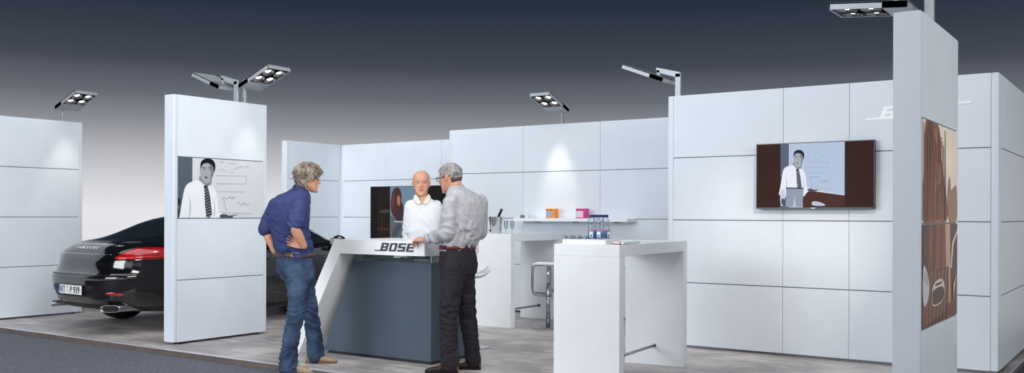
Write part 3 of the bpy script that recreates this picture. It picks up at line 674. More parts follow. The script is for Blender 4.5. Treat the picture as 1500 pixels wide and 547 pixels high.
ZS += [1.345, 1.36, 1.372, 1.384, 1.394, 1.402, 1.408, 1.413, 1.4165, 1.418]
NP_ = 240
def phs(n):
    # denser around the corners
    return [2 * PI * i / n for i in range(n)]
b = MB(); b.rings([[carpt(z, p) for p in phs(NP_)] for z in ZS], 'car_paint'); body = b.build('body', car)
# wheel arches
for (v, s) in ((1.14, 1), (1.14, -1), (4.06, 1), (4.06, -1)):
    cb = MB(); cb.lathe([(0.375 * K, -0.18), (0.375 * K, 0.18)], 'car_trim', 40, T=Matrix.Translation((s * 0.87 * K, v * K, 0.335 * K)) @ Matrix.Rotation(PI / 2, 4, 'Y'))
    cut = cb.build('cut'); md = body.modifiers.new('b', 'BOOLEAN'); md.operation = 'DIFFERENCE'; md.solver = 'EXACT'; md.object = cut; cut.parent = car
    dg = bpy.context.evaluated_depsgraph_get(); me = D.meshes.new_from_object(body.evaluated_get(dg)); body.modifiers.clear(); old = body.data; body.data = me; D.objects.remove(cut)
    # wheel
    T = Matrix.Translation((s * 0.845 * K, v * K, 0.335 * K)) @ Matrix.Rotation(s * PI / 2, 4, 'Y')
    b = MB(); b.lathe([(0.24 * K, -0.12), (0.30 * K, -0.135), (0.33 * K, -0.11), (0.335 * K, -0.07), (0.335 * K, 0.07), (0.33 * K, 0.1), (0.30 * K, 0.115), (0.25 * K, 0.105)], 'tyre', 48, T=T, cap=False); wh = b.build('wheel', car)
    b = MB(); b.lathe([(0.25 * K, 0.105), (0.24 * K, 0.1), (0.225 * K, 0.03), (0.225 * K, -0.11)], 'steel_dull', 40, T=T, cap=False); b.lathe([(0.22 * K, -0.02), (0.05, -0.02)], 'car_trim', 30, T=T)
    for i in range(5):
        a = 2 * PI * i / 5
        for da in (-0.14, 0.14): b.tube([T @ Vector((0.04 * math.cos(a), 0.04 * math.sin(a), 0.06)), T @ Vector((0.235 * K * math.cos(a + da), 0.235 * K * math.sin(a + da), 0.085))], 0.014, 'steel_dull', 8)
    b.lathe([(0.055, 0.02), (0.055, 0.07), (0.03, 0.08)], 'steel_dull', 20, T=T); b.build('rim', wh)
def patch(name, m, p0, p1, zlo, zhi, off, nu=40, nv=10, parent=car, th=0.004):
    b = MB(); g = []
    for j in range(nv + 1):
        row = []
        for i in range(nu + 1):
            s = i / nu; ph = p0 + (p1 - p0) * s; a_, b_ = zlo(s), zhi(s); z = a_ + (b_ - a_) * j / nv
            e = off * (1 if 0 < i < nu and 0 < j < nv else -0.3)
            row.append(carpt(z, ph, e))
        g.append(row)
    b.rings(g, m, cap=False, close=False); return b.build(name, parent)
lin = lambda *t: (lambda s: interp(t, s))
RC = -PI / 2
# rear window, side windows
patch('rear_window', 'car_glass', RC - 0.86, RC + 0.86, lambda s: 1.095 + 0.03 * abs(2 * s - 1) ** 3, lambda s: 1.36 - 0.03 * abs(2 * s - 1) ** 2, 0.003, 60, 24)
for s_ in (1, -1):
    f = (lambda p: p) if s_ == 1 else (lambda p: PI - p)
    patch('side_window', 'car_glass', f(-0.55), f(0.17), lin((0, 1.06), (.15, .99), (1, .985)), lin((0, 1.09), (.25, 1.22), (.6, 1.335), (1, 1.335)), 0.003, 50, 16)
    patch('front_side_window', 'car_glass', f(0.20), f(0.86), lin((0, .985), (1, .98)), lin((0, 1.33), (.45, 1.30), (.8, 1.12), (1, 1.0)), 0.003, 40, 16)
patch('windscreen', 'car_glass', PI / 2 - 0.80, PI / 2 + 0.80, lambda s: .985, lambda s: 1.355, 0.003, 40, 20)
# rear lamps
for s_ in (1, -1):
    f = (lambda p: p) if s_ == 1 else (lambda p: PI - p)
    tl = patch('tail_lamp', 'tail_red', f(-1.20), f(-0.28), lin((0, .865), (.1, .85), (.6, .85), (1, .88)), lin((0, .878), (.12, .93), (.3, .985), (.6, .995), (1, .945)), 0.007, 50, 10)
    patch('lamp_stripe', 'tail_red_light', f(-1.16), f(-0.32), lin((0, .868), (1, .885)), lin((0, .878), (1, .898)), 0.010, 50, 3, tl)
    patch('lamp_stripe', 'tail_red_light', f(-0.95), f(-0.35), lin((0, .925), (.3, .955), (1, .930)), lin((0, .932), (.3, .968), (1, .940)), 0.010, 40, 3, tl)
    patch('reflector', 'tail_red', f(-1.22), f(-0.96), lin((0, .455), (.5, .435), (1, .445)), lin((0, .475), (.4, .482), (1, .452)), 0.006, 20, 4)
    # exhaust
    b = MB(); T = Matrix.Translation((s_ * 0.63 * K, 0.17 * K, 0.29 * K)) @ Matrix.Rotation(PI / 2, 4, 'X')
    def ov(r, z, k=2.3): return [T @ Vector((r * k * math.copysign(abs(math.cos(a)) ** .6, math.cos(a)), r * math.copysign(abs(math.sin(a)) ** .6, math.sin(a)), z - .75 * s_ * r * k * math.copysign(abs(math.cos(a)) ** .6, math.cos(a)))) for a in [2 * PI * i / 32 for i in range(32)]]
    b.rings([ov(0.038, -0.3), ov(0.038, 0.055), ov(0.037, 0.060), ov(0.0345, 0.06), ov(0.032, 0.03)], 'steel', cap=False); ex = b.build('exhaust', car)
    b = MB(); b.rings([ov(0.032, -0.1), ov(0.032, 0.045)], 'rubber'); b.build('pipe', ex)
# spoiler seam and lip, bumper crease, diffuser
patch('spoiler', 'car_paint', RC - 0.62, RC + 0.62, lambda s: 1.045, lambda s: 1.062, 0.012, 60, 4)
patch('spoiler_seam', 'car_trim', RC - 0.66, RC + 0.66, lambda s: 1.036, lambda s: 1.041, 0.004, 60, 2)
patch('badge_strip', 'chrome', RC - 0.30, RC + 0.30, lambda s: .905, lambda s: .912, 0.006, 30, 2)
patch('hatch_seam', 'rubber', RC - 0.85, RC + 0.85, lambda s: .668, lambda s: .675, 0.003, 60, 2)
patch('diffuser', 'car_trim', RC - 0.75, RC + 0.75, lambda s: .235, lambda s: .335 - .03 * abs(2 * s - 1) ** 2, 0.008, 60, 6)
patch('plate_recess', 'car_trim', RC - 0.205, RC + 0.205, lambda s: .40, lambda s: .56, 0.004, 10, 4)
for s_ in (1, -1):
    f = (lambda p: p) if s_ == 1 else (lambda p: PI - p)
    patch('sill', 'car_trim', f(-0.42), f(0.42), lambda s: .17, lambda s: .235, 0.010, 40, 3)
    for pa in (-0.09, 0.55): patch('door_seam', 'rubber', f(pa), f(pa + 0.006), lambda s: .26, lambda s: .96, 0.0025, 2, 30)
# mirror
for s_ in (1, -1):
    b = MB(); b.sphere((s_ * 1.0 * K, 3.28 * K, 1.02 * K), 0.1, 'car_paint', 20, (1.15, .65, .72)); b.tube([(s_ * .86 * K, 3.3 * K, .965 * K), (s_ * .97 * K, 3.29 * K, .985 * K)], [(0.03, 0.02), (0.02, 0.015)], 'car_paint', 10); mi_ = b.build('mirror', car)
    b = MB(); b.box(s_ * 1.0 * K - 0.085, s_ * 1.0 * K + 0.085, 3.21 * K - 0.012, 3.21 * K - 0.006, 1.0 * K - 0.03, 1.0 * K + 0.055, 'chrome', 0.004); b.build('mirror_glass', mi_)
    for v in (1.95, 3.02):
        b = MB(); x = 0.957; b.tube([(s_ * x * K, v * K, .80 * K), (s_ * (x + .03) * K, (v + .03) * K, .80 * K), (s_ * (x + .03) * K, (v + .2) * K, .80 * K), (s_ * x * K, (v + .23) * K, .80 * K)], 0.012, 'car_paint', 8); b.build('door_handle', car)
# licence plate
b = MB(); b.box(-0.255, 0.255, -0.022, 0.02, 0.415, 0.525, 'plate_black', 0.004); pt = b.build('licence_plate', car)
b = MB(); b.box(-0.213, 0.250, -0.0235, -0.021, 0.42, 0.52, 'plate_white', 0.001); b.build('plate_face', pt); b = MB(); b.box(-0.250, -0.213, -0.0235, -0.021, 0.42, 0.52, 'plate_blue', 0.001); b.build('country_band', pt)
PT = Matrix.Translation((0, -0.0242, 0)) @ Matrix.Rotation(PI / 2, 4, 'X')
text_obj('plate_text', 'RT', 0.105, 'plate_black', pt, Matrix.Translation((-0.145, 0, 0.434)) @ PT, 0.86, 0.0004, 0.003)
text_obj('plate_text', 'P 939', 0.105, 'plate_black', pt, Matrix.Translation((0.107, 0, 0.434)) @ PT, 0.86, 0.0004, 0.003)
text_obj('band_text', 'D', 0.03, 'plate_white', pt, Matrix.Translation((-0.2315, 0, 0.429)) @ PT, 1, 0.0004)
for zz in (0.493, 0.455):
    b = MB(); b.lathe([(0.013, 0), (0.013, 0.0012)], 'seal_col', 16, T=Matrix.Translation((-0.048, -0.0236, zz)) @ Matrix.Rotation(PI / 2, 4, 'X')); b.build('seal', pt)
# script lettering across the hatch, following its curve
me0 = []
letters = 'PORSCHE'
for i, ch in enumerate(letters):
    x = (i - 3) * 0.072
    u0 = x * K; z = 0.966
    # find phi with that u on the rear
    lo, hi = RC, RC + 1.2
    for _ in range(30):
        mid = (lo + hi) / 2
        if carpt(z, mid).x < abs(u0): lo = mid
        else: hi = mid
    p = carpt(z, lo, 0.006); p2 = carpt(z + 0.02, lo, 0.006); up = (p2 - p).normalized(); q = carpt(z, lo + 0.01, 0.006); rt = (q - p).normalized()
    if u0 < 0: p.x = -p.x; up.x = -up.x; rt.y = -rt.y
    nrm = rt.cross(up).normalized(); up = nrm.cross(rt)
    T = Matrix((rt, up, nrm)).transposed().to_4x4(); T.translation = p
    text_obj('rear_letter', ch, 0.052, 'white_plastic', car, T, 1.3, 0.0012, 0.0022)

# ------------------------------------------------------------------ people
mat('skin', (205, 150, 124), 0.5, var=0.06, vscale=14, sub=0.08, bump=0.1, bscale=260)
mat('skin_fair', (204, 150, 126), 0.48, var=0.05, vscale=14, sub=0.08, bump=0.1, bscale=260)
mat('lips', (176, 108, 96), 0.45); mat('eye_white', (176, 166, 158), 0.3); mat('iris', (52, 48, 44), 0.15)
mat('hair_grey', (166, 152, 138), 0.7, col2=(84, 72, 62), vscale=34, vstretch=(1, 1, .35), bump=0.9, bscale=120, bstretch=(1, 1, .25))
mat('hair_silver', (172, 168, 166), 0.8, col2=(96, 92, 92), vscale=46, bump=0.8, bscale=180)
mat('hair_dark', (74, 66, 64), 0.8, var=0.3, vscale=40); mat('stubble', (196, 150, 128), 0.7, col2=(168, 128, 110), vscale=60)
mat('shirt_blue', (48, 59, 106), 0.8, var=0.1, vscale=18, bump=0.35, bscale=500); mat('collar_blue', (36, 44, 84), 0.8)
mat('shirt_grey', (182, 181, 186), 0.8, vscale=30, bump=0.4, bscale=500, col2=(166, 166, 173))
mat('shirt_white', (222, 225, 232), 0.8, bump=0.3, bscale=400); mat('collar_cream', (238, 226, 212), 0.8)
mat('jeans', (66, 88, 118), 0.85, col2=(30, 46, 74), vscale=7, bump=0.5, bscale=420, vdetail=8); mat('stitch', (150, 128, 92), 0.8)
mat('jeans_dark', (34, 29, 38), 0.8, var=0.25, vscale=9, bump=0.4, bscale=420); mat('trousers', (40, 42, 48), 0.8)
mat('belt_brown', (96, 70, 58), 0.55, var=0.15, vscale=30); mat('belt_red', (92, 38, 34), 0.4); mat('patch_tan', (172, 148, 122), 0.7); mat('ink', (40, 30, 26), 0.7)
mat('suede', (160, 144, 120), 0.85, var=0.08, vscale=30, bump=0.3, bscale=300); mat('sole', (116, 92, 70), 0.7); mat('shoe_brown', (38, 24, 22), 0.5, var=0.2, vscale=24); mat('heel_tan', (158, 92, 58), 0.5); mat('lace', (196, 150, 112), 0.7)

HW = [(0, .020), (.012, .036), (.03, .049), (.05, .059), (.075, .0655), (.10, .070), (.125, .0735), (.15, .0765), (.175, .076), (.20, .067), (.218, .051), (.229, .033), (.235, .012)]
YF = [(0, .074), (.012, .082), (.03, .086), (.05, .085), (.075, .085), (.10, .086), (.125, .085), (.15, .089), (.175, .085), (.20, .069), (.218, .044), (.229, .020), (.235, -.004)]
YB = [(0, .040), (.012, .018), (.03, -.012), (.05, -.045), (.075, -.074), (.10, -.088), (.125, -.096), (.15, -.100), (.175, -.098), (.20, -.084), (.218, -.062), (.229, -.040), (.235, -.020)]
def headpt(z, ph):
    hw = interp(HW, z); yf = interp(YF, z); yb_ = interp(YB, z); s, c = math.sin(ph), math.cos(ph); n = 2.35
    return Vector((hw * math.copysign(abs(s) ** (2 / n), s), (yf + yb_) / 2 + (yf - yb_) / 2 * math.copysign(abs(c) ** (2 / n), c), z))
def mesh_from(mb, name, voxel, smooth, disp=None, parent=None, mats=None):
    o = mb.build(name + '_tmp'); r = o.modifiers.new('r', 'REMESH'); r.mode = 'VOXEL'; r.voxel_size = voxel; r.use_smooth_shade = True
    if smooth:
        s = o.modifiers.new('s', 'SMOOTH'); s.factor = 0.5; s.iterations = smooth
    dg = bpy.context.evaluated_depsgraph_get(); dg.update(); me = D.meshes.new_from_object(o.evaluated_get(dg)); D.objects.remove(o)
    if disp:
        ns = [v.normal.copy() for v in me.vertices]
        for v, n in zip(me.vertices, ns): v.co += disp(v.co.copy(), n)
    me.materials.clear()
    for m in mats: me.materials.append(M[m])
    for p in me.polygons: p.use_smooth = True; p.material_index = 0
    ob = D.objects.new(name, me); COL.objects.link(ob); ob.parent = parent; return ob
def blob(mb, pts, rad, seg=16, hint=(1, 0, 0), m='skin'):
    """tapered chain with rounded ends; rad entries r or (r along hint, r across)"""
    pts = [Vector(p) for p in pts]; rad = [r if isinstance(r, (tuple, list)) else (r, r) for r in rad]
    d0 = (pts[0] - pts[1]).normalized(); d1 = (pts[-1] - pts[-2]).normalized(); P = []; Q = []
    for f, g in ((.92, .35), (.6, .78)): P.append(pts[0] + d0 * min(rad[0]) * f); Q.append((rad[0][0] * g, rad[0][1] * g))
    P += pts; Q += rad
    for f, g in ((.6, .78), (.92, .35)): P.append(pts[-1] + d1 * min(rad[-1]) * f); Q.append((rad[-1][0] * g, rad[-1][1] * g))
    mb.tube(P, Q, m, seg, hint=hint)
def add_head(mb, T):
    """T: head frame -> person frame; origin at chin level, x right, y forward"""
    zs = [0, .006, .012, .02, .03, .04, .05, .0625, .075, .0875, .10, .1125, .125, .1375, .15, .1625, .175, .1875, .20, .209, .218, .224, .229, .233, .235]
    mb.rings([[T @ headpt(z, 2 * PI * i / 40) for i in range(40)] for z in zs], 'skin')
    def bl(p, r, hint=(1, 0, 0), seg=12):
        h = (T.to_3x3() @ Vector(hint)); blob(mb, [T @ Vector(q) for q in p], r, seg, h)
    bl([(0, .080, .128), (0, .092, .108), (0, .106, .090), (0, .104, .082)], [(.007, .008), (.009, .010), (.013, .010), (.012, .008)])
    for s in (-1, 1):
        bl([(s * .009, .092, .084), (s * .013, .090, .082)], [.0075, .007])
        bl([(s * .012, .086, .137), (s * .044, .074, .138)], [(.006, .007), (.005, .006)], (0, 0, 1))
        bl([(s * .040, .062, .098), (s * .054, .045, .094)], [.016, .014])
        # ear
        bl([(s * .072, -.004, .086), (s * .080, -.008, .105), (s * .083, -.016, .126), (s * .078, -.008, .138)], [(.005, .008), (.006, .013), (.006, .016), (.005, .010)], (1, 0, 0))
    bl([(-.020, .084, .0585), (0, .090, .060), (.020, .084, .0585)], [(.004, .005), (.0055, .006), (.004, .005)], (0, 0, 1))
    bl([(-.017, .083, .049), (0, .088, .048), (.017, .083, .049)], [(.004, .005), (.006, .006), (.004, .005)], (0, 0, 1))
    bl([(-.012, .076, .012), (.012, .076, .012)], [.014, .014])
def face_sculpt(T):
    Ti = T.inverted(); R3 = T.to_3x3()
    def f(co, n):
        p = Ti @ co
        if not (-.02 < p.z < .25 and p.y > .03): return Vector((0, 0, 0))
        d = 0
        for s in (-1, 1): d -= .010 * math.exp(-((p.x - s * .031) ** 2 / .00026 + (p.z - .119) ** 2 / .00013))
        d -= .0025 * math.exp(-((p.x) ** 2 / .0006 + (p.z - .0545) ** 2 / .000006))
        d -= .003 * math.exp(-((p.x) ** 2 / .0008 + (p.z - .034) ** 2 / .00004))
        return (R3 @ Vector((0, 1, 0))) * d
    return f
def head_extras(T, par, brow='hair_dark'):
    for s in (-1, 1):
        b = MB(); b.sphere((s * .031, .0705, .119), .0115, 'eye_white', 14, T=T); e = b.build('eye', par)
        b = MB(); b.sphere((s * .031, .0776, .119), .0056, 'iris', 10, T=T); b.build('iris', e)
        b = MB(); b.tube([T @ Vector((s * .013, .0905, .1365)), T @ Vector((s * .03, .0885, .1415)), T @ Vector((s * .050, .0765, .137))], [(.0035, .002), (.004, .0025), (.002, .0015)], brow, 8, hint=T.to_3x3() @ Vector((0, 0, 1))); b.build('eyebrow', par)
def hair_shell(T, par, m, hairline, thick, rough, locks=0, seed=1, name='hair', lock_r=.004, lock_l=.05, zmin=.03):
    mb = MB(); NZ = 44; NP = 64; rs = []
    for j in range(NZ + 1):
        z = zmin + (.2349 - zmin) * (1 - (1 - j / NZ) ** 1.6); ring = []
        for i in range(NP):
            ph = 2 * PI * i / NP; p = headpt(z, ph); a = abs(((ph + PI) % (2 * PI)) - PI)
            h = hairline(a); t = (z - h) / .014; t = max(0, min(1, t)); t = t * t * (3 - 2 * t)
            d = Vector((p.x, p.y + .008, max(0, (p.z - .12)) * 1.2)).normalized()
            q = p * 60; nz = noise.noise(Vector((q.x * .8, q.y * .8, q.z * .35 + seed))) + .5 * noise.noise(Vector((q.x * 2, q.y * 2, q.z * .7 + seed)))
            ring.append(T @ (p + d * (-.012 + t * (.012 + thick(z, a) + rough * nz))))
        rs.append(ring)
    mb.rings(rs, m)
    rnd = random.Random(seed)
    for k in range(locks):
        ph = rnd.uniform(0, 2 * PI); a = abs(((ph + PI) % (2 * PI)) - PI); h = hairline(a); z = rnd.uniform(max(h + .01, zmin), .232); p = headpt(z, ph)
        d = Vector((p.x, p.y + .008, max(0, (p.z - .12)) * 1.2)).normalized(); st = p + d * (thick(z, a) * .9)
        tang = Vector((rnd.uniform(-.5, .5), rnd.uniform(-.5, .5) + (.3 if a < 1.2 else -.2), -1)); tang = (tang - d * tang.dot(d)).normalized()
        L = lock_l * rnd.uniform(.5, 1.1); c = rnd.uniform(-.25, .5)
        pts = [st, st + tang * L * .5 + d * .005 * c, st + tang * L + d * .012 * c]
        if pts[-1].z < h - .02: continue
        mb.tube([T @ q for q in pts], [lock_r, lock_r * .9, lock_r * .15], m, 6, hint=T.to_3x3() @ d)
    return mb.build(name, par)
def add_hand(mb, wrist, knuck, back, thumb_side, curl, spread=0.0, sc_=1.0, thumb_curl=.3):
    wrist = Vector(wrist); knuck = Vector(knuck); dr = (knuck - wrist).normalized(); back = Vector(back); n = (back - dr * back.dot(dr)).normalized(); s = dr.cross(n).normalized() * thumb_side
    k = wrist + dr * .088 * sc_
    blob(mb, [wrist, wrist + dr * .03 * sc_, wrist + dr * .06 * sc_, k], [(.026 * sc_, .020 * sc_), (.034 * sc_, .018 * sc_), (.040 * sc_, .0155 * sc_), (.040 * sc_, .012 * sc_)], 16, hint=s)
    for i, (off, L) in enumerate(((.031, .072), (.0105, .080), (-.011, .075), (-.031, .060))):
        p = k + s * off * sc_ - dr * .004; a = 0; pts = [p]; rr = [.0092]
        for j, fr in enumerate((.45, .3, .25)):
            a += curl[j] + (i - 1.5) * .03
            d = (dr * math.cos(a) - n * math.sin(a) + s * spread * (1.5 - i)).normalized(); p = p + d * L * fr * sc_; pts.append(p); rr.append((.0086, .0078, .0070)[j])
        blob(mb, pts, [r * sc_ for r in rr], 10, hint=s)
    p0 = wrist + dr * .022 * sc_ + s * .026 * sc_; d1 = (dr * .75 + s * .65 - n * .25).normalized(); d2 = (dr * .95 + s * .15 - n * thumb_curl).normalized()
    blob(mb, [p0, p0 + d1 * .032 * sc_, p0 + d1 * .032 * sc_ + d2 * .028 * sc_, p0 + d1 * .032 * sc_ + d2 * .05 * sc_], [.0135 * sc_, .0115 * sc_, .0098 * sc_, .008 * sc_], 10, hint=n)
def ell(c, w_, d, fx, fy, n=36, e=2.3):
    """ring: lateral axis = facing rotated; fx,fy = facing direction in the person frame"""
    r_ = Vector((fy, -fx, 0)); f = Vector((fx, fy, 0)); o = []
    for i in range(n):
        t = 2 * PI * i / n; a, b_ = math.cos(t), math.sin(t)
        o.append(Vector(c) + r_ * (w_ * math.copysign(abs(a) ** (2 / e), a)) + f * (d * math.copysign(abs(b_) ** (2 / e), b_)))
    return o
def torso(mb, rings, f, shrink=0.0, m='skin'):
    l = math.hypot(*f); f = (f[0] / l, f[1] / l)
    R_ = sorted(rings, key=lambda r: -r[0].z); out = []
    for k in range(len(R_) - 1):
        for s in (0, .5):
            c = R_[k][0].lerp(R_[k + 1][0], s); out.append(ell(c, R_[k][1] * (1 - s) + R_[k + 1][1] * s - shrink, R_[k][2] * (1 - s) + R_[k + 1][2] * s - shrink, *f))
    out.append(ell(R_[-1][0], R_[-1][1] - shrink, R_[-1][2] - shrink, *f)); mb.rings(out, m)
def folds(amp, fx, fz, seed, focus=None, fine=.35):
    def g(co, n):
        q = Vector((co.x * fx, co.y * fx, co.z * fz + seed))
        wv = noise.noise(q + Vector((noise.noise(co * 5 + Vector((seed, 0, 0))) * 2.2, 0, noise.noise(co * 4) * 2.5)))
        v = (1 - abs(wv) * 3.2); v2 = noise.noise(q * 2.1)
        k = 1.0
        if focus: k = .35 + sum(math.exp(-((co - Vector(c)).length_squared) / (r * r)) for c, r in focus)
        return n * (amp * k * (max(-1, v) * .8 + v2 * fine))
    return g
def shoe(par, heel, toe, up_m, sole_m, heel_m=None, laces=False, w_=.048):
    heel = Vector(heel); toe = Vector(toe); L = (toe - heel).length; a = math.atan2(toe.y - heel.y, toe.x - heel.x)
    T = Matrix.Translation(heel) @ Matrix.Rotation(a, 4, 'Z') @ Matrix.Diagonal((L / .29, 1, 1, 1))
    prof = [(-.002, .022, .03, .075), (.01, .031, .012, .098), (.04, .036, .012, .105), (.08, .036, .012, .100), (.12, .038, .012, .080), (.16, .045, .012, .066), (.20, w_, .012, .054), (.24, w_ * .9, .012, .046), (.27, w_ * .66, .014, .036), (.288, w_ * .35, .018, .028)]
    b = MB(); rs = []
    for x, hw, z0, z1 in prof:
        ring = []
        for i in range(20):
            t = 2 * PI * i / 20; c, s = math.cos(t), math.sin(t)
            zz = (z0 + z1) / 2 + (z1 - z0) / 2 * math.copysign(abs(s) ** .75, s); yy = hw * math.copysign(abs(c) ** .7, c) * (1 - .45 * max(0, s) ** 1.5)
            ring.append(T @ Vector((x, yy, zz)))
        rs.append(ring)
    b.rings(rs, up_m); sh_ = b.build('shoe', par)
    b = MB(); rs = []
    for zz, g in ((0, -.002), (.012, .003), (.02, .002)):
        ring = []
        for i in range(len(prof)): ring.append(T @ Vector((prof[i][0], prof[i][1] + g, zz)))
        for i in range(len(prof) - 1, -1, -1): ring.append(T @ Vector((prof[i][0], -prof[i][1] - g, zz)))
        rs.append(ring)
    b.rings(rs, sole_m, smooth=False)
    b.build('sole', sh_)
    if heel_m:
        b = MB(); b.rings([[T @ Vector((-.005 + .035 * (1 - math.cos(t)) * .5 + abs(t) * .004, .036 * math.sin(t) , z)) for t in [(-1.2 + 2.4 * i / 12) for i in range(13)]] for z in (.018, .04, .062)], heel_m, cap=False, close=False); b.build('heel_counter', sh_)
    if laces:
        for k in range(4):
            x = .115 + .022 * k; z = .083 - .009 * k
            b = MB(); b.tube([T @ Vector((x, -.022, z - .006)), T @ Vector((x + .006, 0, z + .003)), T @ Vector((x + .012, .022, z - .006))], .0028, 'lace', 6); b.build('shoelace', sh_)
    return sh_
def band(name, par, c, w_, d, f, h, m, tilt=0, th=.004):
    l = math.hypot(*f); f = (f[0] / l, f[1] / l)
    b = MB(); c = Vector(c); rs = [ell(c + Vector((0, 0, z)), w_ + g, d + g, *f, n=48) for z, g in ((-h / 2, -.004), (-h / 2, th), (h / 2, th), (h / 2, -.004))]
    b.rings(rs, m, cap=False); return b.build(name, par)
class P:
    def __init__(s, px0, Dd, label):
        al = math.atan((750 - px0) / 1395); s.px0, s.D, s.ca = px0, Dd, math.cos(al); s.hor = 315.3 + (px0 - 750) * .0033
        lat = (px0 - 750) / 1395 * Dd; x = lat * .8234 - Dd * .5675; y = lat * .5675 + Dd * .8234
        s.o = empty('person', (x, y, 0), YAW + al, label, 'person')
    def J(s, px, py, c=0.0):   # point of the figure from its outline in the photograph, c metres behind the figure's own plane
        k = (s.D + c) / 1395; return Vector(((px - s.px0) * k * s.ca, c, CAMZ - (py - s.hor) * k))
def headT(J, p, f, scale=1.0, pitch=0):
    a = math.atan2(f[1], f[0]) - PI / 2
    return Matrix.Translation(p) @ Matrix.Rotation(a, 4, 'Z') @ Matrix.Rotation(pitch, 4, 'X') @ Matrix.Scale(scale, 4) @ Matrix.Translation((0, .0, 0))
def conform(name, target, c, n, right, w_, h, m, off=.003, nu=10, nv=10, parent=None):
    """a small patch pressed onto a garment"""
    from mathutils.bvhtree import BVHTree
    bm = bmesh.new(); bm.from_mesh(target.data); tr = BVHTree.FromBMesh(bm); bm.free()
    n = Vector(n).normalized(); right = Vector(right).normalized(); up = right.cross(n) * -1
    if up.z < 0: up = -up
    b = MB(); g = []
    for j in range(nv + 1):
        row = []
        for i in range(nu + 1):
            p = Vector(c) + right * (w_ * (i / nu - .5)) + up * (h * (j / nv - .5)) + n * .25; hit = tr.ray_cast(p, -n)
            q = hit[0] if hit[0] is not None else p - n * .25
            row.append(q + n * off)
        g.append(row)
    b.rings(g, m, cap=False, close=False); return b.build(name, parent)

# ---- man in the blue shirt
p = P(435, 8.15, 'man in blue shirt and jeans standing hands on hips beside the counter'); J = p.J
F = (.68, .73)
tr = [(J(439, 276, .08), .062, .062), (J(436, 281, .09), .10, .075), (J(430, 287, .10), .165, .092), (J(425, 298, .10), .200, .112), (J(423.5, 318, .10), .195, .122), (J(425, 338, .11), .183, .122), (J(428, 352, .11), .180, .128), (J(430, 363, .11), .182, .134), (J(431, 371, .11), .168, .122), (J(431.5, 379, .11), .158, .112)]
pel = [(J(431.5, 371, .11), .156, .112), (J(432, 384, .11), .168, .124), (J(434, 397, .11), .174, .134), (J(437, 408, .11), .160, .120), (J(440, 416, .11), .12, .09)]
rl = [J(435, 396, .02), J(436, 425, .0), J(434, 458, -.02), J(428, 490, -.03), J(424, 520, -.03), J(422.5, 543, -.03)]; rr = [.096, .086, .072, .069, .074, .080]
ll = [J(440, 396, .20), J(449, 430, .23), J(456, 460, .25), J(460, 490, .27), J(462.5, 510, .28), J(463.5, 523, .28)]; lr = [.092, .078, .068, .068, .073, .077]
sh_r, el_r, wr_r = J(439, 299, -.05), J(431, 334, -.17), J(445.5, 361, -.10); sh_l, el_l, wr_l = J(404, 300, .20), J(390, 337, .26), J(403, 368, .22)
hT = headT(J, J(450, 281.5, .08), (.97, .24), 1.0, R(-4))
mb = MB(); add_head(mb, hT)
blob(mb, [J(437, 292, .09), J(442, 279, .08), hT @ Vector((0, -.03, .07))], [.062, .056, .056]); torso(mb, tr, F, .02)
torso(mb, pel, F, .02); blob(mb, rl, [r - .025 for r in rr]); blob(mb, ll, [r - .025 for r in lr])
blob(mb, [sh_r, el_r], [.05, .043]); blob(mb, [el_r, el_r.lerp(wr_r, .35), wr_r], [.042, .044, .029])
blob(mb, [sh_l, el_l], [.05, .043]); blob(mb, [el_l, el_l.lerp(wr_l, .35), wr_l], [.042, .043, .029])
add_hand(mb, wr_r, J(433, 357, -.075), (.15, .85, -.2), -1, (.35, .45, .3), .06, 1.0, .2)
add_hand(mb, wr_l, J(414, 372, .32), (-.5, .6, .5), 1, (.3, .4, .3))
body_ = mesh_from(mb, 'body', .0042, 3, face_sculpt(hT), p.o, ['skin']); head_extras(hT, p.o, 'hair_grey')
hair_shell(hT, p.o, 'hair_grey', lambda a: .172 if a < .75 else (.172 - .085 * (a - .75) / .5 if a < 1.25 else (.087 if a < 1.75 else .087 - .06 * min(1, (a - 1.75) / .5))), lambda z, a: .020 + .006 * (z > .15), .010, 330, 4, lock_r=.0055, lock_l=.05, zmin=.02)
mb = MB(); torso(mb, tr, F, 0); blob(mb, [sh_r, sh_r.lerp(el_r, .5), sh_r.lerp(el_r, .80)], [.064, .067, .064]); blob(mb, [sh_r.lerp(el_r, .70), sh_r.lerp(el_r, .86)], [.067, .068])
blob(mb, [sh_l, sh_l.lerp(el_l, .5), sh_l.lerp(el_l, .92)], [.062, .066, .066]); blob(mb, [sh_l.lerp(el_l, .8), sh_l.lerp(el_l, .98)], [.069, .069])
sh1 = mesh_from(mb, 'shirt', .0075, 2, folds(.0125, 9, 10, 3.1, [(J(431, 365, .0), .14), (J(436, 322, -.1), .12), (J(390, 330, .25), .1)]), p.o, ['shirt_blue'])
mb = MB(); cT = J(440, 277, .08); cr_ = []
for zz, w_ in ((-.03, .078), (0, .068), (.022, .064), (.026, .060), (.0, .058)): cr_.append([q + Vector((zz * .25, 0, (q - cT).x * -.18)) for q in ell(cT + Vector((0, 0, zz)), w_, w_ * .98, .95, .3)])
mb.rings(cr_, 'collar_blue', cap=False); mb.build('collar', p.o)
mb = MB(); torso(mb, pel, F, 0); blob(mb, rl, rr); blob(mb, ll, lr); blob(mb, [J(437, 405, .11), rl[1]], [.11, .09]); blob(mb, [J(439, 405, .13), ll[1]], [.105, .085])
jn = mesh_from(mb, 'jeans', .008, 3, folds(.010, 7, 19, 8.4, [(J(434, 462, -.05), .16), (J(424, 530, -.05), .16), (J(456, 462, .2), .15), (J(462, 512, .2), .14), (J(440, 412, .0), .1)]), p.o, ['jeans'])
bt = band('belt', p.o, J(431.5, 373.5, .11), .166, .120, F, .036, 'belt_brown')
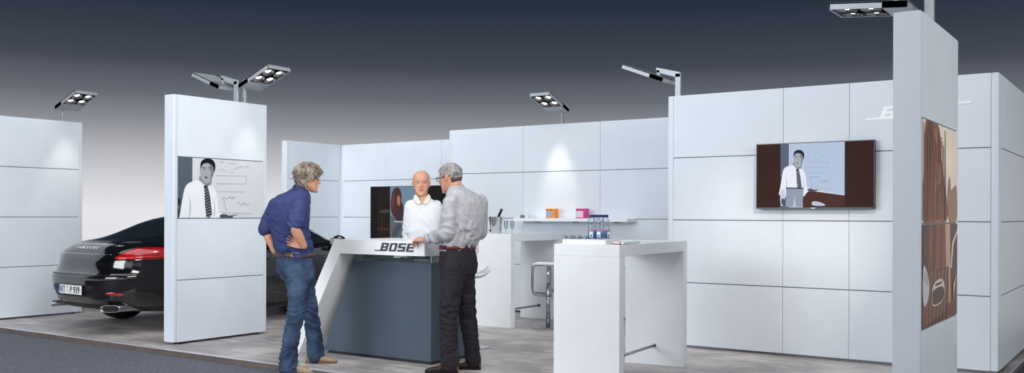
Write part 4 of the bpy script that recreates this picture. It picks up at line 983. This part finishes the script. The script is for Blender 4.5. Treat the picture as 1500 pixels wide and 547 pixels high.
pn = Vector((.05, -1, 0)); pt_ = conform('belt_patch', bt, J(432, 373.5, -.05), pn, (1, .05, 0), .066, .034, 'patch_tan', .0025, 6, 2, bt)
pt_['label'] = 'tan leather patch on the belt'
c0 = pt_.data.vertices[len(pt_.data.vertices) // 2].co.copy()
ax = Vector((1, .28, 0)).normalized(); nn = Vector((ax.y, -ax.x, 0)); T = Matrix((ax, Vector((0, 0, 1)), nn)).transposed().to_4x4(); T.translation = c0 + Vector((0, 0, -.009)) + nn * .003
text_obj('patch_text', 'Lee', .03, 'ink', bt, T, 1.2, .0008, .0008)
conform('back_pocket', jn, J(424, 396, -.05), (-.25, -1, 0), (1, -.25, 0), .12, .12, 'jeans', .003, 10, 10, jn)
for xx in (414, 441):
    conform('belt_loop', bt, J(xx, 374, -.05), (-.1, -1, 0), (1, -.1, 0), .012, .045, 'jeans', .005, 2, 4, jn)
z0 = Vector((0, 0, 0))
a_, b_ = J(425.5, 549, -.03), J(467, 551, -.06); a_.z = b_.z = -.05; shoe(p.o, a_, b_, 'suede', 'sole')
a_, b_ = J(449, 533, .29), J(495, 533, .22); a_.z = b_.z = 0; shoe(p.o, a_, b_, 'suede', 'sole')

# ---- man in the grey shirt
p = P(668, 8.08, 'man with glasses, grey shirt and dark jeans, one hand on the counter'); J = p.J
F = (-.6, .8)
tr = [(J(667, 273, .02), .062, .062), (J(671, 278, .02), .095, .075), (J(677, 285, .01), .150, .09), (J(680.5, 297, .0), .188, .110), (J(682, 315, .0), .188, .120), (J(681, 335, .0), .180, .124), (J(677, 349, .0), .172, .126), (J(673, 357, .0), .164, .122), (J(671, 362, .0), .158, .116), (J(671, 370, .0), .15, .108)]
pel = [(J(670.5, 361, .0), .152, .112), (J(671, 374, .0), .164, .124), (J(672, 388, .0), .172, .134), (J(672, 400, .0), .160, .122), (J(672, 410, .0), .12, .09)]
ll = [J(663, 390, -.07), J(661, 425, -.09), J(657.5, 458, -.10), J(658, 495, -.12), J(659, 520, -.13), J(659.5, 534, -.13)]; lr = [.098, .090, .078, .074, .074, .078]
rl = [J(679, 390, .07), J(682, 425, .07), J(685, 458, .06), J(690, 495, .04), J(692.5, 518, .04), J(694, 529, .04)]; rr = [.098, .088, .076, .068, .066, .068]
sh_l, el_l, wr_l = J(661, 296, -.11), J(655, 343, -.15), J(622, 352, .03); sh_r, el_r, wr_r = J(703, 296, .11), J(704, 341, .10), J(684, 352, .30)
hT = headT(J, J(662, 281.5, .03), (-.84, .54), 1.03, R(-8))
mb = MB(); add_head(mb, hT)
blob(mb, [J(672, 292, .02), J(668, 278, .02), hT @ Vector((0, -.035, .07))], [.064, .059, .058]); torso(mb, tr, F, .02)
torso(mb, pel, F, .02); blob(mb, rl, [r - .022 for r in rr]); blob(mb, ll, [r - .022 for r in lr])
blob(mb, [sh_l, el_l], [.048, .04]); blob(mb, [el_l, el_l.lerp(wr_l, .3), wr_l], [.040, .042, .027]); blob(mb, [sh_r, el_r], [.048, .04]); blob(mb, [el_r, wr_r], [.040, .027])
add_hand(mb, wr_l, J(609, 350.3, .115), (-.1, -.45, 1), 1, (.75, .45, .2), .09, 1.1, .5)
add_hand(mb, wr_r, wr_r + Vector((-.07, .03, -.01)), (0, -.3, 1), -1, (.3, .4, .3))
body_ = mesh_from(mb, 'body', .0042, 3, face_sculpt(hT), p.o, ['skin']); head_extras(hT, p.o, 'hair_dark')
hl3 = lambda a: .178 if a < .7 else (.178 - .06 * (a - .7) / .5 if a < 1.2 else (.118 if a < 1.8 else .118 - .058 * min(1, (a - 1.8) / .4)))
hair_shell(hT, p.o, 'hair_silver', lambda a: hl3(a) + (.02 if a > 1.9 else 0), lambda z, a: .007, .0015, 90, 9, lock_r=.002, lock_l=.018, zmin=.05)
hair_shell(hT, p.o, 'hair_dark', hl3, lambda z, a: .008 - (.012 if z > .112 else 0), .002, 0, 5, name='nape_hair', zmin=.05)
b = MB()
for s in (-1, 1): b.tube([hT @ Vector((s * .082, -.010, .122)), hT @ Vector((s * .080, .04, .124)), hT @ Vector((s * .066, .100, .124))], .0022, 'black_plastic', 6)
for s in (-1, 1): b.tube([hT @ Vector((s * .033 + .029 * math.cos(t), .104 - .004 * abs(math.cos(t)), .118 + .019 * math.sin(t))) for t in [2 * PI * i / 20 for i in range(21)]], .0024, 'black_plastic', 6)
b.tube([hT @ Vector((-.006, .106, .121)), hT @ Vector((.006, .106, .121))], .002, 'black_plastic', 6); gl = b.build('glasses', p.o)
b = MB()
for s in (-1, 1): b.lathe([(.027, -.0006), (.027, .0006)], 'glass', 20, T=hT @ Matrix.Translation((s * .033, .104, .118)) @ Matrix.Rotation(PI / 2, 4, 'X') @ Matrix.Diagonal((1, .66, 1, 1)))
b.build('lens', gl)
mb = MB(); torso(mb, tr, F, 0); blob(mb, [sh_l, sh_l.lerp(el_l, .5), el_l], [.070, .066, .060]); blob(mb, [el_l, el_l.lerp(wr_l, .5), el_l.lerp(wr_l, .86)], [.060, .054, .043])
blob(mb, [sh_r, sh_r.lerp(el_r, .5), el_r], [.068, .064, .058]); blob(mb, [el_r, el_r.lerp(wr_r, .85)], [.058, .042])
sh3 = mesh_from(mb, 'shirt', .0075, 2, folds(.011, 9, 9, 12.7, [(J(655, 338, -.15), .14), (J(640, 350, -.1), .1), (J(685, 345, -.1), .12)]), p.o, ['shirt_grey'])
mb = MB(); cT = J(668, 276, .02); cr_ = []
for zz, w_ in ((-.035, .088), (-.005, .070), (.016, .066), (.020, .062), (-.005, .060)): cr_.append([q + Vector((0, 0, (q - cT).x * .15)) for q in ell(cT + Vector((0, 0, zz)), w_, w_ * .98, -.84, .54)])
mb.rings(cr_, 'shirt_grey', cap=False); mb.build('collar', p.o)
b = MB(); T = Matrix.Translation(el_l.lerp(wr_l, .93)); dv = (wr_l - el_l).normalized(); q = dv.to_track_quat('Z', 'Y').to_matrix().to_4x4()
b.lathe([(.033, -.008), (.036, 0), (.033, .008)], 'heel_tan', 24, T=T @ q, cap=False); wt = b.build('wrist_watch', p.o); b = MB(); b.lathe([(.015, 0), (.015, .006)], 'steel', 20, T=T @ q @ Matrix.Translation((0, .033, 0)) @ Matrix.Rotation(-PI / 2, 4, 'X')); b.build('watch_case', wt)
mb = MB(); torso(mb, pel, F, 0); blob(mb, rl, rr); blob(mb, ll, lr); blob(mb, [J(668, 398, -.02), ll[1]], [.11, .086]); blob(mb, [J(675, 398, .03), rl[1]], [.11, .085])
jn = mesh_from(mb, 'jeans', .008, 3, folds(.010, 7, 22, 20.4, [(J(658, 462, -.15), .15), (J(685, 460, .0), .15), (J(659, 520, -.15), .12)]), p.o, ['jeans_dark'])
bt = band('belt', p.o, J(670.5, 362.5, .0), .160, .120, F, .034, 'belt_red'); bt['label'] = 'reddish brown leather belt'
for xx in (652, 684): conform('belt_loop', bt, J(xx, 363, -.1), (0, -1, 0), (1, 0, 0), .012, .044, 'jeans_dark', .005, 2, 4, jn)
conform('back_pocket', jn, J(664, 385, -.1), (-.2, -1, 0), (1, -.2, 0), .12, .12, 'jeans_dark', .003, 10, 10, jn); conform('back_pocket', jn, J(685, 385, -.1), (.4, -1, 0), (1, .4, 0), .12, .12, 'jeans_dark', .003, 10, 10, jn)
a_, b_ = J(672, 545, -.13), J(623, 547, -.13); a_.z = b_.z = 0; shoe(p.o, a_, b_, 'shoe_brown', 'rubber', 'heel_tan', True)
a_, b_ = J(705, 541, .04), J(664, 540, .06); a_.z = b_.z = 0; shoe(p.o, a_, b_, 'shoe_brown', 'rubber', 'heel_tan', True)

# ---- bald man behind the counter
p = P(617, 9.45, 'bald man in white shirt standing behind the counter'); J = p.J
F = (-.12, -.99)
tr = [(J(618.5, 288, .0), .062, .060), (J(619, 292, .0), .095, .072), (J(620, 297, .0), .150, .088), (J(620.5, 305, .0), .190, .105), (J(620.5, 320, .0), .186, .115), (J(620, 338, .0), .175, .115), (J(620, 355, .0), .170, .115), (J(620, 372, .0), .165, .112), (J(620, 380, .0), .16, .105)]
pel = [(J(620, 372, .0), .155, .105), (J(620, 385, .0), .165, .12), (J(620, 398, .0), .17, .125), (J(620, 410, .0), .13, .09)]
rl = [J(609, 396, 0), J(607, 450, 0), J(606, 497, 0)]; ll = [J(631, 396, 0), J(633, 450, 0), J(634, 497, 0)]; rr = [.09, .07, .065]
sh_r, el_r, wr_r = J(602, 303, .0), J(597.5, 342, .03), J(602, 372, -.06); sh_l, el_l, wr_l = J(639, 303, .0), J(646, 342, .03), J(643, 372, -.06)
hT = headT(J, J(617, 287.5, -.02), (-.02, -1), 1.07, R(0))
mb = MB(); add_head(mb, hT); blob(mb, [J(619, 300, .02), J(618.5, 290, .01), hT @ Vector((0, -.03, .06))], [.066, .060, .056]); torso(mb, tr, F, .02); torso(mb, pel, F, .02)
for q in (rl, ll): blob(mb, q, [.07, .05, .04])
for a_, b_, c_ in ((sh_r, el_r, wr_r), (sh_l, el_l, wr_l)): blob(mb, [a_, b_], [.045, .04]); blob(mb, [b_, c_], [.038, .027])
add_hand(mb, wr_r, wr_r + Vector((.01, -.03, -.08)), (-1, 0, 0), 1, (.3, .4, .3)); add_hand(mb, wr_l, wr_l + Vector((-.01, -.03, -.08)), (1, 0, 0), -1, (.3, .4, .3))
bo = mesh_from(mb, 'body', .0042, 2, face_sculpt(hT), p.o, ['skin_fair', 'lips']); Ti = hT.inverted()
for f in bo.data.polygons:
    q = Ti @ f.center
    if q.y > .07 and abs(q.x) < .023 and .046 < q.z < .0625: f.material_index = 1
head_extras(hT, p.o, 'stubble')
hair_shell(hT, p.o, 'stubble', lambda a: .30 if a < .95 else (.15 if a < 1.75 else .10), lambda z, a: -.001 if z > .2 else .001, .0003, 0, 5, name='cropped_hair', zmin=.05)
mb = MB(); torso(mb, tr, F, 0)
for a_, b_, c_ in ((sh_r, el_r, wr_r), (sh_l, el_l, wr_l)): blob(mb, [a_, a_.lerp(b_, .5), b_], [.066, .062, .056]); blob(mb, [b_, b_.lerp(c_, .88)], [.055, .042])
mesh_from(mb, 'shirt', .0075, 2, folds(.009, 9, 9, 30.7, [(el_r, .1), (J(620, 345, -.1), .14)]), p.o, ['shirt_white'])
mb = MB(); torso(mb, [(J(618.5, 300, -.01), .030, .115), (J(618.5, 292, -.01), .042, .105)], F); 
V = MB(); c = J(618.3, 291, -.105); V.rings([[c + Vector((-.034, .03, .045)), c + Vector((.034, .03, .045)), c + Vector((.004, -.012, -.055)), c + Vector((-.004, -.012, -.055))], [c + Vector((-.030, .05, .04)), c + Vector((.030, .05, .04)), c + Vector((.004, .01, -.05)), c + Vector((-.004, .01, -.05))]], 'skin_fair', True, False); V.build('open_neck', p.o)
mb.bm.free()
for s in (-1, 1):   # open collar wings lying on the chest
    mb = MB(); c = J(618.3, 289, 0)
    A = [c + Vector(q) for q in ((s * .058, .040, .040), (s * .066, -.020, .030), (s * .044, -.072, .012), (s * .012, -.118, -.058), (s * .040, -.128, -.072), (s * .075, -.085, -.028), (s * .085, -.02, .006), (s * .076, .04, .016))]
    mb.rings([A, [q + Vector((0, .006, -.006)) for q in A]], 'collar_cream', True, False); mb.build('collar', p.o)
mb = MB()
for k in range(5): mb.sphere(J(618.0 - k * .2, 303 + k * 10.5, -.125 - .001 * k), .0055, 'white_plastic', 8, (1, .5, 1))
mb.build('buttons', p.o)
mb = MB(); torso(mb, pel, F, 0)
for q in (rl, ll): blob(mb, q, rr)
mesh_from(mb, 'trousers', .009, 2, None, p.o, ['trousers'])
for a_ in (J(605, 503, .07), J(636, 503, .07)):
    b_ = a_ + Vector((-.03, -.28, 0)); a_.z = b_.z = 0; shoe(p.o, a_, b_, 'shoe_brown', 'rubber')
